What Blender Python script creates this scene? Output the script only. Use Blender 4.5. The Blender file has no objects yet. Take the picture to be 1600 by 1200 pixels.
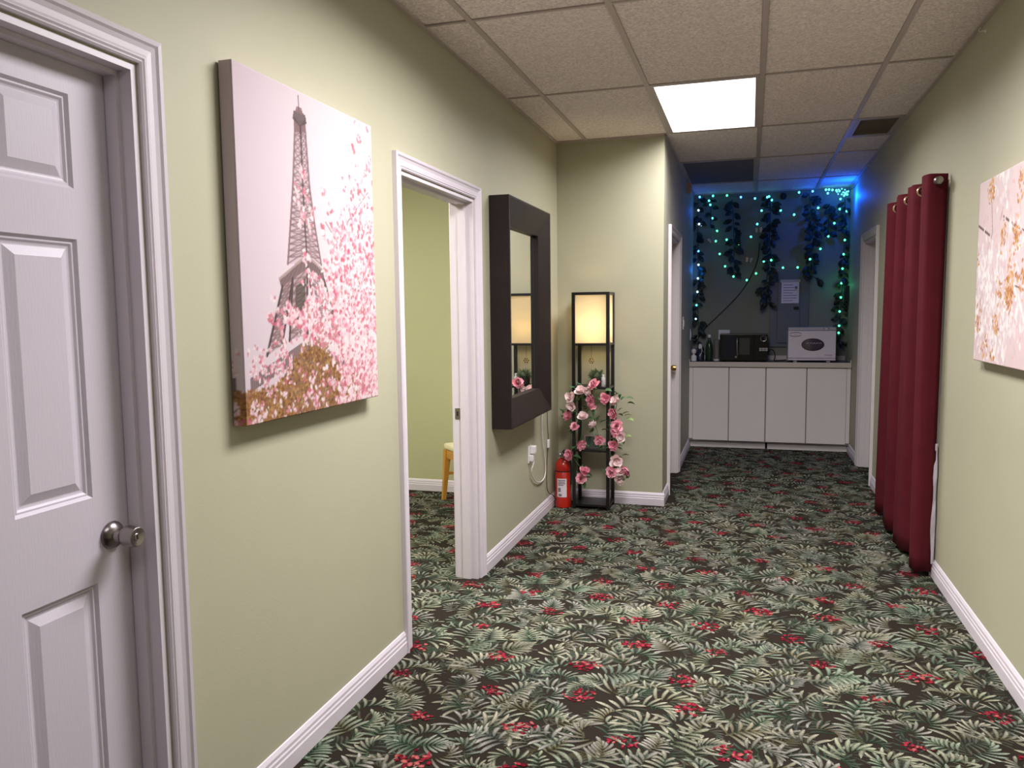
import bpy, bmesh, math, random
import numpy as np
from mathutils import Vector, Matrix

random.seed(7)
PI = math.pi
SC = bpy.context.scene
COL = SC.collection


def lin(r, g, b, a=1.0):
    f = lambda c: (c / 255 / 12.92) if c / 255 <= 0.04045 else ((c / 255 + 0.055) / 1.055) ** 2.4
    return (f(r), f(g), f(b), a)


# ------------------------------------------------------------------ camera, world, exposure
H = 1.46
F_PX, YAW, PITCH, ROLL = 1220.0, -0.29574, -0.0914166, -0.0115865
fw = Vector((math.sin(YAW) * math.cos(PITCH), math.cos(YAW) * math.cos(PITCH), math.sin(PITCH)))
rt = Vector((math.cos(YAW), -math.sin(YAW), 0))
up = rt.cross(fw)
rt, up = (math.cos(ROLL) * rt + math.sin(ROLL) * up, -math.sin(ROLL) * rt + math.cos(ROLL) * up)
cam_data = bpy.data.cameras.new('camera')
cam_data.sensor_width = 36.0
cam_data.lens = F_PX / 1600 * 36.0
cam_data.clip_start = 0.02
cam = bpy.data.objects.new('camera', cam_data)
COL.objects.link(cam)
m3 = Matrix((rt, up, -fw)).transposed()
cam.matrix_world = Matrix.Translation((0, 0, H)) @ m3.to_4x4()
SC.camera = cam

world = bpy.data.worlds.new('world')
SC.world = world
world.use_nodes = True
world.node_tree.nodes['Background'].inputs[0].default_value = (0.5, 0.5, 0.5, 1)
world.node_tree.nodes['Background'].inputs[1].default_value = 0.02
SC.view_settings.view_transform = 'Standard'
SC.view_settings.look = 'None'
SC.view_settings.gamma = 1.0
SC.view_settings.use_curve_mapping = False
SC.view_settings.exposure = 0.0

PANEL_L = (84.0, 40.0, 7.0)   # watts of the lit corridor panels: above the door, before the nook, an unseen fill added behind the viewer
PANEL_SPREAD = 162    # degrees: the lenses throw most of the light downwards
ROOM_L = 48.0         # radiance of the panel in the room beyond the doorway
LAMP_W = 32.0          # bulb of the shelf lamp
BLUE_W = 5.0          # blue cluster of the string light


def at(px, py, axis, val):
    """point of the plane (axis = val) on the survey ray of a picture point"""
    d = (px - 800) / F_PX * rt - (py - 600) / F_PX * up + fw
    o = Vector((0, 0, H))
    return o + d * ((val - o[axis]) / d[axis])


# ------------------------------------------------------------------ materials
MATS = {}


def mat(name, col, rough=0.6, metal=0.0, bump=None, var=None, emis=None, coat=0.0, trans=0.0, spec=None, sheen=0.0):
    """bump=(scale, strength[, (sx,sy,sz)]), var=(scale, amount) mottles the colour"""
    if name in MATS:
        return MATS[name]
    m = bpy.data.materials.new(name)
    m.use_nodes = True
    nt = m.node_tree
    b = nt.nodes['Principled BSDF']
    if len(col) == 3:
        col = (*col, 1)
    b.inputs['Base Color'].default_value = col
    b.inputs['Roughness'].default_value = rough
    b.inputs['Metallic'].default_value = metal
    b.inputs['Coat Weight'].default_value = coat
    b.inputs['Transmission Weight'].default_value = trans
    b.inputs['Sheen Weight'].default_value = sheen
    if spec is not None:
        b.inputs['Specular IOR Level'].default_value = spec
    tc = nt.nodes.new('ShaderNodeTexCoord')
    if var:
        n = nt.nodes.new('ShaderNodeTexNoise')
        n.inputs['Scale'].default_value = var[0]
        n.inputs['Detail'].default_value = 5
        nt.links.new(tc.outputs['Object'], n.inputs['Vector'])
        r = nt.nodes.new('ShaderNodeMapRange')
        r.inputs[1].default_value, r.inputs[2].default_value = 0.25, 0.75
        r.inputs[3].default_value, r.inputs[4].default_value = 1 - var[1], 1 + var[1]
        nt.links.new(n.outputs['Fac'], r.inputs[0])
        mx = nt.nodes.new('ShaderNodeMix')
        mx.data_type = 'RGBA'
        mx.blend_type = 'MULTIPLY'
        mx.inputs[0].default_value = 1.0
        mx.inputs[6].default_value = col
        nt.links.new(r.outputs[0], mx.inputs[7])
        nt.links.new(mx.outputs[2], b.inputs['Base Color'])
    if bump:
        n = nt.nodes.new('ShaderNodeTexNoise')
        n.inputs['Scale'].default_value = bump[0]
        n.inputs['Detail'].default_value = 4
        if len(bump) > 2:
            mp = nt.nodes.new('ShaderNodeMapping')
            mp.inputs['Scale'].default_value = bump[2]
            nt.links.new(tc.outputs['Object'], mp.inputs['Vector'])
            nt.links.new(mp.outputs[0], n.inputs['Vector'])
        else:
            nt.links.new(tc.outputs['Object'], n.inputs['Vector'])
        bp = nt.nodes.new('ShaderNodeBump')
        bp.inputs['Strength'].default_value = bump[1]
        bp.inputs['Distance'].default_value = 0.003
        nt.links.new(n.outputs['Fac'], bp.inputs['Height'])
        nt.links.new(bp.outputs[0], b.inputs['Normal'])
    if emis:
        b.inputs['Emission Color'].default_value = (*emis[0][:3], 1)
        b.inputs['Emission Strength'].default_value = emis[1]
    MATS[name] = m
    return m


def mat_col(name, rough=0.9, speck=None, bump=None, spec=0.2):
    """print / weave whose colour is stored on the mesh (attribute Col)"""
    m = bpy.data.materials.new(name)
    m.use_nodes = True
    nt = m.node_tree
    b = nt.nodes['Principled BSDF']
    b.inputs['Roughness'].default_value = rough
    b.inputs['Specular IOR Level'].default_value = spec
    a = nt.nodes.new('ShaderNodeAttribute')
    a.attribute_name = 'Col'
    out = a.outputs['Color']
    tc = nt.nodes.new('ShaderNodeTexCoord')
    if speck:
        n = nt.nodes.new('ShaderNodeTexNoise')
        n.inputs['Scale'].default_value = speck[0]
        n.inputs['Detail'].default_value = 2
        nt.links.new(tc.outputs['Object'], n.inputs['Vector'])
        r = nt.nodes.new('ShaderNodeMapRange')
        r.inputs[1].default_value, r.inputs[2].default_value = 0.3, 0.7
        r.inputs[3].default_value, r.inputs[4].default_value = 1 - speck[1], 1 + speck[1]
        nt.links.new(n.outputs['Fac'], r.inputs[0])
        mx = nt.nodes.new('ShaderNodeMix')
        mx.data_type = 'RGBA'
        mx.blend_type = 'MULTIPLY'
        mx.inputs[0].default_value = 1.0
        nt.links.new(out, mx.inputs[6])
        nt.links.new(r.outputs[0], mx.inputs[7])
        out = mx.outputs[2]
    nt.links.new(out, b.inputs['Base Color'])
    if bump:
        n = nt.nodes.new('ShaderNodeTexNoise')
        n.inputs['Scale'].default_value = bump[0]
        nt.links.new(tc.outputs['Object'], n.inputs['Vector'])
        bp = nt.nodes.new('ShaderNodeBump')
        bp.inputs['Strength'].default_value = bump[1]
        bp.inputs['Distance'].default_value = 0.002
        nt.links.new(n.outputs['Fac'], bp.inputs['Height'])
        nt.links.new(bp.outputs[0], b.inputs['Normal'])
    MATS[name] = m
    return m


def emit(name, col, strength):
    return mat(name, (0.02, 0.02, 0.02), 0.4, emis=(col, strength))


SAGE = mat('sage_paint', lin(175, 172, 146), 0.62, bump=(160, 0.10), var=(1.6, 0.035))
ROOMSAGE = mat('room_sage_paint', lin(182, 181, 142), 0.62, bump=(160, 0.10), var=(1.6, 0.03))
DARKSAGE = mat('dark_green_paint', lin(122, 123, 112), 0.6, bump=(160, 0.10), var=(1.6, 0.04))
TRIM = mat('white_trim_paint', lin(214, 205, 212), 0.42, var=(3.0, 0.03))
DOORW = mat('white_grained_door', lin(202, 194, 204), 0.45, bump=(38, 0.16, (1, 7, 0.7)))
NOOKTRIM = mat('nook_trim_paint', lin(214, 206, 206), 0.45)
TILE = mat('ceiling_tile_fibre', lin(236, 225, 220), 0.95, bump=(150, 1.0, (1, 1.7, 1)), var=(90, 0.30))
TBAR = mat('tee_bar_enamel', lin(186, 174, 168), 0.5)
PLENUM = mat('plenum_dark', lin(60, 55, 50), 0.9)
CARPET = mat('carpet_ground', lin(46, 40, 34), 1.0, bump=(700, 0.8), var=(420, 0.5), spec=0.05)
CARPETPAT = mat_col('carpet_weave', 1.0, speck=(330, 0.42), bump=(500, 0.7), spec=0.05)
DARKWOOD = mat('dark_espresso_wood', lin(34, 25, 24), 0.5, spec=0.3, bump=(30, 0.15, (6, 6, 0.6)), var=(14, 0.15))
MIRROR = mat('mirror_glass', (0.9, 0.92, 0.9), 0.0, 1.0)
NICKEL = mat('brushed_nickel', lin(150, 142, 140), 0.28, 1.0)
BRASS = mat('brass', lin(186, 150, 84), 0.25, 1.0)
SILVER = mat('silver', lin(190, 188, 190), 0.2, 1.0)
BLACK = mat('black_enamel', lin(24, 22, 22), 0.35)
BLACKMATT = mat('black_matt', lin(26, 24, 24), 0.7)
GLOSSBLACK = mat('gloss_black', lin(14, 14, 18), 0.08, coat=0.5)
WHITEPL = mat('white_plastic', lin(228, 224, 222), 0.4)
WHITECORD = mat('white_cord', lin(220, 212, 208), 0.5)
CURTAIN = mat('burgundy_velvet', lin(86, 25, 34), 0.9, spec=0.15, sheen=0.0, bump=(420, 0.25), var=(9, 0.12))
LINING = mat('curtain_lining', lin(190, 180, 188), 0.8)
RED = mat('extinguisher_red', lin(186, 36, 22), 0.3, coat=0.3)
HONEY = mat('honey_wood', lin(206, 148, 66), 0.4, bump=(40, 0.1, (6, 6, 0.8)), var=(12, 0.12))
CREAM = mat('cream_upholstery', lin(232, 222, 182), 0.8, var=(60, 0.05))
CABINET = mat('cabinet_laminate', lin(240, 234, 231), 0.5, var=(2.5, 0.02))
CABSIDE = mat('cabinet_carcass', lin(150, 142, 138), 0.6)
COUNTERTOP = mat('counter_dark_laminate', lin(60, 56, 58), 0.35, var=(50, 0.15))
COUNTEREDGE = mat('counter_edge_beige', lin(206, 194, 184), 0.5)
PANELGREY = mat('panel_grey_paint', lin(94, 101, 110), 0.5)
WARMER = mat('warmer_enamel', lin(222, 212, 224), 0.4)
STRIPGREY = mat('warmer_grey', lin(176, 172, 178), 0.35)
LEAF = mat('ivy_leaf', lin(22, 32, 18), 0.5, var=(30, 0.3))
ROSELEAF = mat('rose_leaf', lin(64, 104, 62), 0.55, var=(30, 0.25))
PALELEAF = mat('pale_rose_leaf', lin(126, 150, 90), 0.55, var=(30, 0.2))
GREENBOTTLE = mat('green_bottle_glass', lin(58, 84, 60), 0.1, trans=0.5)
CLEARPL = mat('clear_plastic', lin(170, 168, 166), 0.15, trans=0.6)
PAPER = mat('paper', lin(232, 220, 226), 0.8)
INK = mat('ink_grey', lin(120, 112, 116), 0.8)
DARKINK = mat('ink_dark', lin(40, 36, 38), 0.8)
PINKINK = mat('ink_pink', lin(170, 60, 110), 0.7)
CANVASW = mat('canvas_side_grey', lin(176, 166, 172), 0.9)
PRINT = mat_col('canvas_print', 0.75, speck=(900, 0.05), bump=(500, 0.25))
VENT = mat('vent_grey_metal', lin(170, 160, 154), 0.5)
UNLIT = mat('unlit_diffuser', lin(110, 106, 104), 0.75)
TANBOX = mat('tan_plastic', lin(204, 166, 152), 0.6)
OVAL = mat('oval_window_glass', lin(74, 66, 80), 0.08, coat=0.4)
BLUEGLOSS = mat('blue_black_glass', lin(20, 25, 48), 0.08, coat=0.6)


# ------------------------------------------------------------------ mesh helpers
ORG = {}


class MB:
    def __init__(self, M=None):
        self.v, self.f, self.c, self.M = [], [], [], M

    def add(self, verts, faces):
        k = len(self.v)
        if self.M is not None:
            verts = [self.M @ Vector(p) for p in verts]
        self.v += [tuple(p) for p in verts]
        self.f += [tuple(i + k for i in q) for q in faces]
        return self

    def box(self, x0, x1, y0, y1, z0, z1):
        v = [(x, y, z) for x in (x0, x1) for y in (y0, y1) for z in (z0, z1)]
        return self.add(v, [(0, 1, 3, 2), (4, 6, 7, 5), (0, 4, 5, 1), (2, 3, 7, 6), (0, 2, 6, 4), (1, 5, 7, 3)])

    def lathe(self, prof, o=(0, 0, 0), axis='Z', n=24):
        """prof: list of (r, h); turned about axis through o"""
        v, f = [], []
        for r, h in prof:
            for k in range(n):
                a = 2 * PI * k / n
                p = (r * math.cos(a), r * math.sin(a), h)
                if axis == 'X':
                    p = (p[2], p[0], p[1])
                elif axis == '-X':
                    p = (-p[2], -p[0], p[1])
                elif axis == 'Y':
                    p = (p[1], p[2], p[0])
                elif axis == '-Y':
                    p = (p[0], -p[2], p[1])
                v.append((p[0] + o[0], p[1] + o[1], p[2] + o[2]))
        m = len(prof)
        for i in range(m - 1):
            for k in range(n):
                f.append((i * n + k, i * n + (k + 1) % n, (i + 1) * n + (k + 1) % n, (i + 1) * n + k))
        f.append(tuple(reversed(range(n))))
        f.append(tuple(range((m - 1) * n, m * n)))
        return self.add(v, f)

    def tube(self, pts, r, n=8, smooth=0):
        P = [Vector(p) for p in pts]
        for _ in range(smooth):
            Q = [P[0]]
            for a, b in zip(P, P[1:]):
                Q += [a * .75 + b * .25, a * .25 + b * .75]
            P = Q + [P[-1]]
        v, f = [], []
        nrm = None
        for i, p in enumerate(P):
            t = (P[min(i + 1, len(P) - 1)] - P[max(i - 1, 0)]).normalized()
            if nrm is None:
                nrm = t.orthogonal().normalized()
            nrm = (nrm - t * nrm.dot(t)).normalized()
            bn = t.cross(nrm)
            rr = r[i * len(r) // len(P)] if isinstance(r, (list, tuple)) else r
            for k in range(n):
                a = 2 * PI * k / n
                v.append(p + nrm * (rr * math.cos(a)) + bn * (rr * math.sin(a)))
        for i in range(len(P) - 1):
            for k in range(n):
                f.append((i * n + k, i * n + (k + 1) % n, (i + 1) * n + (k + 1) % n, (i + 1) * n + k))
        f.append(tuple(reversed(range(n))))
        f.append(tuple(range((len(P) - 1) * n, len(P) * n)))
        return self.add(v, f)

    def strip(self, rings, closed=True, caps=True):
        """rings: equal-length point lists, skinned one to the next"""
        n = len(rings[0])
        v = [p for r in rings for p in r]
        f = []
        for i in range(len(rings) - 1):
            for k in range(n if closed else n - 1):
                f.append((i * n + k, i * n + (k + 1) % n, (i + 1) * n + (k + 1) % n, (i + 1) * n + k))
        if caps and closed:
            f.append(tuple(reversed(range(n))))
            f.append(tuple(range((len(rings) - 1) * n, len(rings) * n)))
        return self.add(v, f)

    def build(self, name, m, parent=None, bevel=0.0, smooth=False, fix=True):
        off = ORG.get(parent, Vector((0, 0, 0))) if parent else Vector((0, 0, 0))
        me = bpy.data.meshes.new(name)
        me.from_pydata([tuple(Vector(p) - off) for p in self.v], [], self.f)
        if fix or bevel:
            bm = bmesh.new()
            bm.from_mesh(me)
            if bevel:
                es = [e for e in bm.edges if len(e.link_faces) == 2 and e.calc_face_angle(0) > 0.6]
                bmesh.ops.bevel(bm, geom=es, offset=bevel, segments=2, affect='EDGES', profile=0.6)
            bmesh.ops.recalc_face_normals(bm, faces=bm.faces)
            bm.to_mesh(me)
            bm.free()
        if smooth:
            me.shade_smooth()
            try:
                me.set_sharp_from_angle(angle=math.radians(38))
            except Exception:
                pass
        if m:
            me.materials.append(m)
        o = bpy.data.objects.new(name, me)
        COL.objects.link(o)
        if parent:
            o.parent = parent
            ORG[o] = off
        return o


def tag(o, label, cat, group=None):
    o['label'], o['category'] = label, cat
    if group:
        o['group'] = group
    return o


def thing(name, label, cat, loc, group=None):
    o = bpy.data.objects.new(name, None)
    o.empty_display_size = 0.1
    COL.objects.link(o)
    o.location = loc
    ORG[o] = Vector(loc)
    return tag(o, label, cat, group)


def setting(name, loc=(0, 0, 0)):
    o = bpy.data.objects.new(name, None)
    COL.objects.link(o)
    o.location = loc
    ORG[o] = Vector(loc)
    o['kind'] = 'structure'
    return o


def struct(name, mb, m, **k):
    o = mb.build(name, m, **k)
    o['kind'] = 'structure'
    return o


def stuff(o):
    o['kind'] = 'stuff'
    return o


# ------------------------------------------------------------------ room shell
XL, XR, XN, ZC = -1.408, 0.981, -0.610, 2.716
XLB = -1.538                       # back of the left wall
YJ, YB, Y0 = 5.84, 8.93, -2.5      # jog wall, end wall of the nook, wall behind the viewer
RX0, RY0, RY1 = -4.2, 1.9, 5.88    # the side room
ZD = 2.055                         # door head

D1 = (0.795, 1.575)                # openings in the left wall
D2 = (3.045, 3.958)
D3 = (6.26, 7.08)                  # nook, left wall
D4 = (6.985, 7.76)                 # right wall, far door
D5 = (4.70, 5.52)                  # right wall, behind the curtain


def wall_with_openings(xa, xb, ya, yb, ops):
    mb = MB()
    y = ya
    for a, b in ops:
        mb.box(xa, xb, y, a, 0, ZC)
        mb.box(xa, xb, a, b, ZD, ZC)
        y = b
    return mb.box(xa, xb, y, yb, 0, ZC)


struct('floor', MB().box(-4.5, XR + 0.15, Y0 - 0.1, YB + 0.1, -0.1, 0), CARPET)
FLOOR = bpy.data.objects['floor']
struct('wall_left', wall_with_openings(XLB, XL, Y0, YJ + 0.1, [D1, D2]), SAGE)
struct('wall_jog', MB().box(XL, XN, YJ, YJ + 0.1, 0, ZC), SAGE)
struct('wall_nook', wall_with_openings(XN - 0.12, XN, YJ + 0.1, YB, [D3]), SAGE)
struct('wall_right', wall_with_openings(XR, XR + 0.12, Y0, YB, [D5, D4]), SAGE)
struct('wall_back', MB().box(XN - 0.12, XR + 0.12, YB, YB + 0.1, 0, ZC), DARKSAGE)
struct('wall_near', MB().box(XLB, XR + 0.12, Y0 - 0.1, Y0, 0, ZC), SAGE)
# side room
struct('wall_room_far', MB().box(RX0, XLB, RY1, RY1 + 0.1, 0, ZC), ROOMSAGE)
struct('wall_room_near', MB().box(RX0, XLB, RY0 - 0.1, RY0, 0, ZC), ROOMSAGE)
struct('wall_room_side', MB().box(RX0 - 0.1, RX0, RY0 - 0.1, RY1 + 0.1, 0, ZC), ROOMSAGE)

# ceiling: a dark slab above a grid of tiles laid on tee bars
ceil = setting('ceiling', (0, 0, ZC))
MB().box(-4.5, XR + 0.12, Y0 - 0.1, YB + 0.1, ZC + 0.05, ZC + 0.12).build('ceiling_slab', PLENUM, ceil)
XG = [XL, -1.18, -0.575, 0.045, 0.65, XR]
YG = [Y0, -1.63, -0.40, 0.84, 2.08, 3.31, 4.55, 5.80]
YN = [5.80, 6.96, 8.19, YB]
LIGHTS = [(-0.575, 0.045, 2.08, 3.31, PANEL_L[0]), (-0.575, 0.045, 4.55, 5.80, PANEL_L[1]), (-0.575, 0.045, 6.96, 8.19, 0), (-0.575, 0.045, -0.40, 0.84, PANEL_L[2])]
VENTR = (0.65, XR, 5.80, 6.38)
TZ = ZC + 0.006


def tile(x0, x1, y0, y1):
    e, g = 0.0140, 0.013
    MB().box(x0 + e, x1 - e, y0 + g, y1 - g, TZ, TZ + 0.014).build('ceiling_tile', TILE, ceil)


def bar(x0, x1, y0, y1):
    MB().box(x0, x1, y0, y1, ZC, ZC + 0.012).build('tee_bar', TBAR, ceil)


hb = 0.013
for xs, ys in ((XG, YG), ([XN, 0.045, 0.65, XR], YN)):
    for a, b in zip(xs, xs[1:]):
        cells = list(zip(ys, ys[1:]))
        if ys is YN and a == 0.65:
            cells = [(VENTR[3], 6.96), (6.96, 8.19), (8.19, YB)]
        for c, d in cells:
            if any(abs(max(a, -0.575) - L[0]) < 1e-6 and abs(b - L[1]) < 1e-6 and abs(c - L[2]) < 1e-6 for L in LIGHTS):
                continue
            tile(a, b, c, d)
    for x in xs[1:-1]:
        if not (ys is YN and x < 0):
            bar(x - hb, x + hb, ys[0] + (0.0 if ys is YG else hb), ys[-1])
    for y in ys[1:-1] if ys is YN else ys[1:]:
        for a, b in zip(xs, xs[1:]):
            bar(a + hb, b - hb, y - .008, y + .008)
bar(0.65 + hb, XR, VENTR[3] - hb, VENTR[3] + hb)
tile(XL, -0.60, 5.80, YJ + 0.02)
# wall angles
MB().box(XL, XL + 0.02, Y0, YJ, ZC - 0.004, ZC + 0.004).build('wall_angle', TBAR, ceil)
MB().box(XR - 0.02, XR, Y0, YB, ZC - 0.004, ZC + 0.004).build('wall_angle', TBAR, ceil)
MB().box(XL, XN, YJ - 0.02, YJ, ZC - 0.004, ZC + 0.004).build('wall_angle', TBAR, ceil)
MB().box(XN, XR, YB - 0.02, YB, ZC - 0.004, ZC + 0.004).build('wall_angle', TBAR, ceil)
MB().box(XN, XN + 0.02, YJ, YB, ZC - 0.004, ZC + 0.004).build('wall_angle', TBAR, ceil)
# the room's own plain ceiling
struct('ceiling', MB().box(RX0, XLB, RY0, RY1, ZC, ZC + 0.03), TILE)

# baseboards
BBP = [(0, 0), (0.016, 0), (0.016, 0.050), (0.013, 0.055), (0.013, 0.066), (0.010, 0.071), (0.010, 0.082), (0.004, 0.094), (0, 0.096)]


def baseboard(name, p, q, nrm, parent=None):
    p, q, nrm = Vector(p), Vector(q), Vector(nrm)
    mb = MB().strip([[tuple(s + nrm * u + Vector((0, 0, v))) for u, v in BBP] for s in (p, q)])
    return struct(name, mb, TRIM)


CW = 0.069                          # casing width
baseboard('baseboard_left', (XL, Y0, 0), (XL, D1[0] - CW, 0), (1, 0, 0))
baseboard('baseboard_left', (XL, D1[1] + CW, 0), (XL, D2[0] - CW, 0), (1, 0, 0))
baseboard('baseboard_left', (XL, D2[1] + CW, 0), (XL, YJ, 0), (1, 0, 0))
baseboard('baseboard_jog', (XL + 0.016, YJ, 0), (XN + 0.016, YJ, 0), (0, -1, 0))
baseboard('baseboard_nook', (XN, YJ, 0), (XN, D3[0] - CW, 0), (1, 0, 0))
baseboard('baseboard_nook', (XN, D3[1] + CW, 0), (XN, 8.53, 0), (1, 0, 0))
baseboard('baseboard_right', (XR, Y0, 0), (XR, D5[0] - CW, 0), (-1, 0, 0))
baseboard('baseboard_right', (XR, D5[1] + CW, 0), (XR, D4[0] - CW, 0), (-1, 0, 0))
baseboard('baseboard_right', (XR, D4[1] + CW, 0), (XR, 8.53, 0), (-1, 0, 0))
baseboard('baseboard_room', (RX0, RY1, 0), (XLB, RY1, 0), (0, -1, 0))

# door casings: profile (distance from the opening, how proud of the wall)
CASP = [(0.006, 0), (0.006, 0.009), (0.011, 0.013), (0.016, 0.010), (0.021, 0.014), (0.026, 0.011), (0.031, 0.012),
        (0.046, 0.013), (0.058, 0.017), (0.064, 0.022), (0.074, 0.024), (0.078, 0.020), (0.078, 0)]
CASP = [(u * 0.885, v) for u, v in CASP]


def casing(parent, xw, sgn, a, b, m):
    def ring(y, z, dy, dz):
        return [(xw + sgn * v, y + dy * u, z + dz * u) for u, v in CASP]
    MB().strip([ring(a, 0, -1, 0), ring(a, ZD, -1, 1)]).build('side_casing', m, parent, smooth=False)
    MB().strip([ring(a, ZD, -1, 1), ring(b, ZD, 1, 1)]).build('head_casing', m, parent)
    MB().strip([ring(b, ZD, 1, 1), ring(b, 0, 1, 0)]).build('side_casing', m, parent)


def jamb(parent, x0, x1, a, b, m, stop):
    t = 0.014
    MB().box(x0, x1, a, a + t, 0, ZD - t).build('side_jamb', m, parent)
    MB().box(x0, x1, b - t, b, 0, ZD - t).build('side_jamb', m, parent)
    MB().box(x0, x1, a, b, ZD - t, ZD).build('head_jamb', m, parent)
    s0, s1 = stop
    q = 0.011
    MB().box(s0, s1, a + t, a + t + q, 0, ZD - t - q).box(s0, s1, b - t - q, b - t, 0, ZD - t - q).box(s0, s1, a + t, b - t, ZD - t - q, ZD - t).build('door_stop', m, parent)


def knob(parent, xf, sgn, y, z, m, name='door_knob'):
    ax = 'X' if sgn > 0 else '-X'
    k = MB().lathe([(0.033, 0), (0.034, 0.004), (0.031, 0.010), (0.024, 0.016), (0.016, 0.020), (0.0125, 0.030), (0.014, 0.034),
                    (0.020, 0.038), (0.0258, 0.046), (0.0268, 0.054), (0.0235, 0.0775), (0.022, 0.0785), (0.009, 0.0755), (0.008, 0.0765), (0.003, 0.0765)],
                   (xf, y, z), ax, 28).build(name, m, parent, smooth=True)
    return k


def six_panel(parent, xf, sgn, a, b, m):
    """slab from y=a to b whose moulded face looks along sgn*x at x=xf"""
    h = ZD - 0.020
    w = b - a
    st = 0.112
    pw = (w - 3 * st) / 2
    yc = [a, a + st, a + st + pw, a + 2 * st + pw, b - st, b]
    zc = [0.012, 0.235, 0.828, 1.035, 1.638, 1.752, 1.962, h]
    rings = [(0, 0), (0.007, 0.007), (0.011, 0.007), (0.016, 0.011), (0.020, 0.012), (0.023, 0.012), (0.044, 0.0025)]
    mb = MB()
    for i in range(5):
        for j in range(7):
            y0, y1, z0, z1 = yc[i], yc[i + 1], zc[j], zc[j + 1]
            if i in (1, 3) and j in (1, 3, 5):
                rr = [[(xf - sgn * d, y0 + u, z0 + u), (xf - sgn * d, y1 - u, z0 + u), (xf - sgn * d, y1 - u, z1 - u), (xf - sgn * d, y0 + u, z1 - u)] for u, d in rings]
                k = len(mb.v)
                mb.strip(rr, True, False)
                n = len(mb.v)
                mb.f.append((n - 4, n - 3, n - 2, n - 1))
            else:
                mb.add([(xf, y0, z0), (xf, y1, z0), (xf, y1, z1), (xf, y0, z1)], [(0, 1, 2, 3)])
    xb = xf - sgn * 0.036
    z0, z1 = zc[0], zc[-1]
    mb.add([(xf, a, z0), (xf, b, z0), (xf, b, z1), (xf, a, z1), (xb, a, z0), (xb, b, z0), (xb, b, z1), (xb, a, z1)],
           [(0, 1, 5, 4), (1, 2, 6, 5), (2, 3, 7, 6), (3, 0, 4, 7), (4, 5, 6, 7)])
    bmv = mb.build('door_slab', m, parent)
    bm = bmesh.new()
    bm.from_mesh(bmv.data)
    bmesh.ops.remove_doubles(bm, verts=bm.verts, dist=1e-5)
    bmesh.ops.recalc_face_normals(bm, faces=bm.faces)
    bm.to_mesh(bmv.data)
    bm.free()
    return bmv


# door 1: closed six-panel door close by on the left
d1 = setting('door_1', (XL, D1[0], 0))
casing(d1, XL, 1, *D1, TRIM)
jamb(d1, XLB, XL, *D1, TRIM, (XL - 0.070, XL - 0.036))
sl = six_panel(d1, XL - 0.072, 1, D1[0] + 0.017, D1[1] - 0.017, DOORW)
kn = knob(sl, XL - 0.072, 1, D1[1] - 0.017 - 0.062, 0.932, NICKEL)
MB().box(XL - 0.072 + 0.0735, XL - 0.072 + 0.0775, D1[1] - 0.0805, D1[1] - 0.0775, 0.927, 0.937).build('keyhole', BLACKMATT, sl)

# door 2: the open doorway into the side room
d2 = setting('door_2', (XL, D2[0], 0))
casing(d2, XL, 1, *D2, TRIM)
casing(d2, XLB, -1, *D2, TRIM)
jamb(d2, XLB, XL, *D2, TRIM, (XL - 0.085, XL - 0.040))
sp = MB().box(XLB + 0.012, XLB + 0.040, D2[1] - 0.0165, D2[1] - 0.0138, 0.885, 0.945).build('strike_plate', NICKEL, d2)
MB().box(XLB + 0.020, XLB + 0.031, D2[1] - 0.0172, D2[1] - 0.0160, 0.903, 0.928).build('latch_hole', BLACKMATT, sp)


def plain_door(name, xw, sgn, a, b, ky, km, m):
    d = setting(name, (xw, a, 0))
    casing(d, xw, sgn, a, b, m)
    jamb(d, xw - sgn * 0.118, xw, a, b, m, (min(xw - sgn * 0.05, xw - sgn * 0.085), max(xw - sgn * 0.05, xw - sgn * 0.085)))
    s = six_panel(d, xw - sgn * 0.086, sgn, a + 0.017, b - 0.017, m)
    if km:
        knob(s, xw - sgn * 0.086, sgn, ky, 0.955, km)
    return d


plain_door('door_3', XN, 1, *D3, D3[1] - 0.08, BRASS, NOOKTRIM)
plain_door('door_4', XR, -1, *D4, D4[0] + 0.085, SILVER, NOOKTRIM)
plain_door('door_5', XR, -1, *D5, 0, None, NOOKTRIM)

# ------------------------------------------------------------------ ceiling lights and vent
LAB = ['lit rectangular ceiling panel nearest the viewer, only its far edge showing', 'lit white ceiling panel in front of the nook, above the shelf lamp',
       'unlit grey ceiling panel over the nook, before the blue string lights', 'unseen ceiling panel added behind the viewer to fill the near corridor']
for (x0, x1, y0, y1, on), lb in zip(LIGHTS, LAB):
    if not on:
        x0 = XN
    t = thing('ceiling_light', lb, 'light', ((x0 + x1) / 2, (y0 + y1) / 2, ZC), 'ceiling light panels')
    a, b, c, d = x0 + hb, x1 - hb, y0 + hb, y1 - hb
    w = 0.022
    fr = MB()
    for q in ((a, b, c, c + w), (a, b, d - w, d), (a, a + w, c + w, d - w), (b - w, b, c + w, d - w)):
        fr.box(*q, ZC + 0.001, ZC + 0.016)
    fr.build('frame', TBAR, t)
    MB().box(a + w, b - w, c + w, d - w, ZC + 0.006, ZC + 0.010).build('diffuser', emit('lit_diffuser', (1.0, 0.965, 1.0), 2.2) if on else UNLIT, t)
    if on:
        al = bpy.data.lights.new('panel_light', 'AREA')
        al.shape = 'RECTANGLE'
        al.size, al.size_y = b - a - 2 * w, d - c - 2 * w
        al.energy = on
        al.color = (1.0, 0.965, 1.0)
        al.spread = math.radians(PANEL_SPREAD)
        ao = bpy.data.objects.new('panel_light', al)
        COL.objects.link(ao)
        ao.location = ((a + b) / 2, (c + d) / 2, ZC + .004)
t = thing('ceiling_light', 'lit panel on the ceiling of the side room', 'light', (-2.7, 3.6, ZC))
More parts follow.
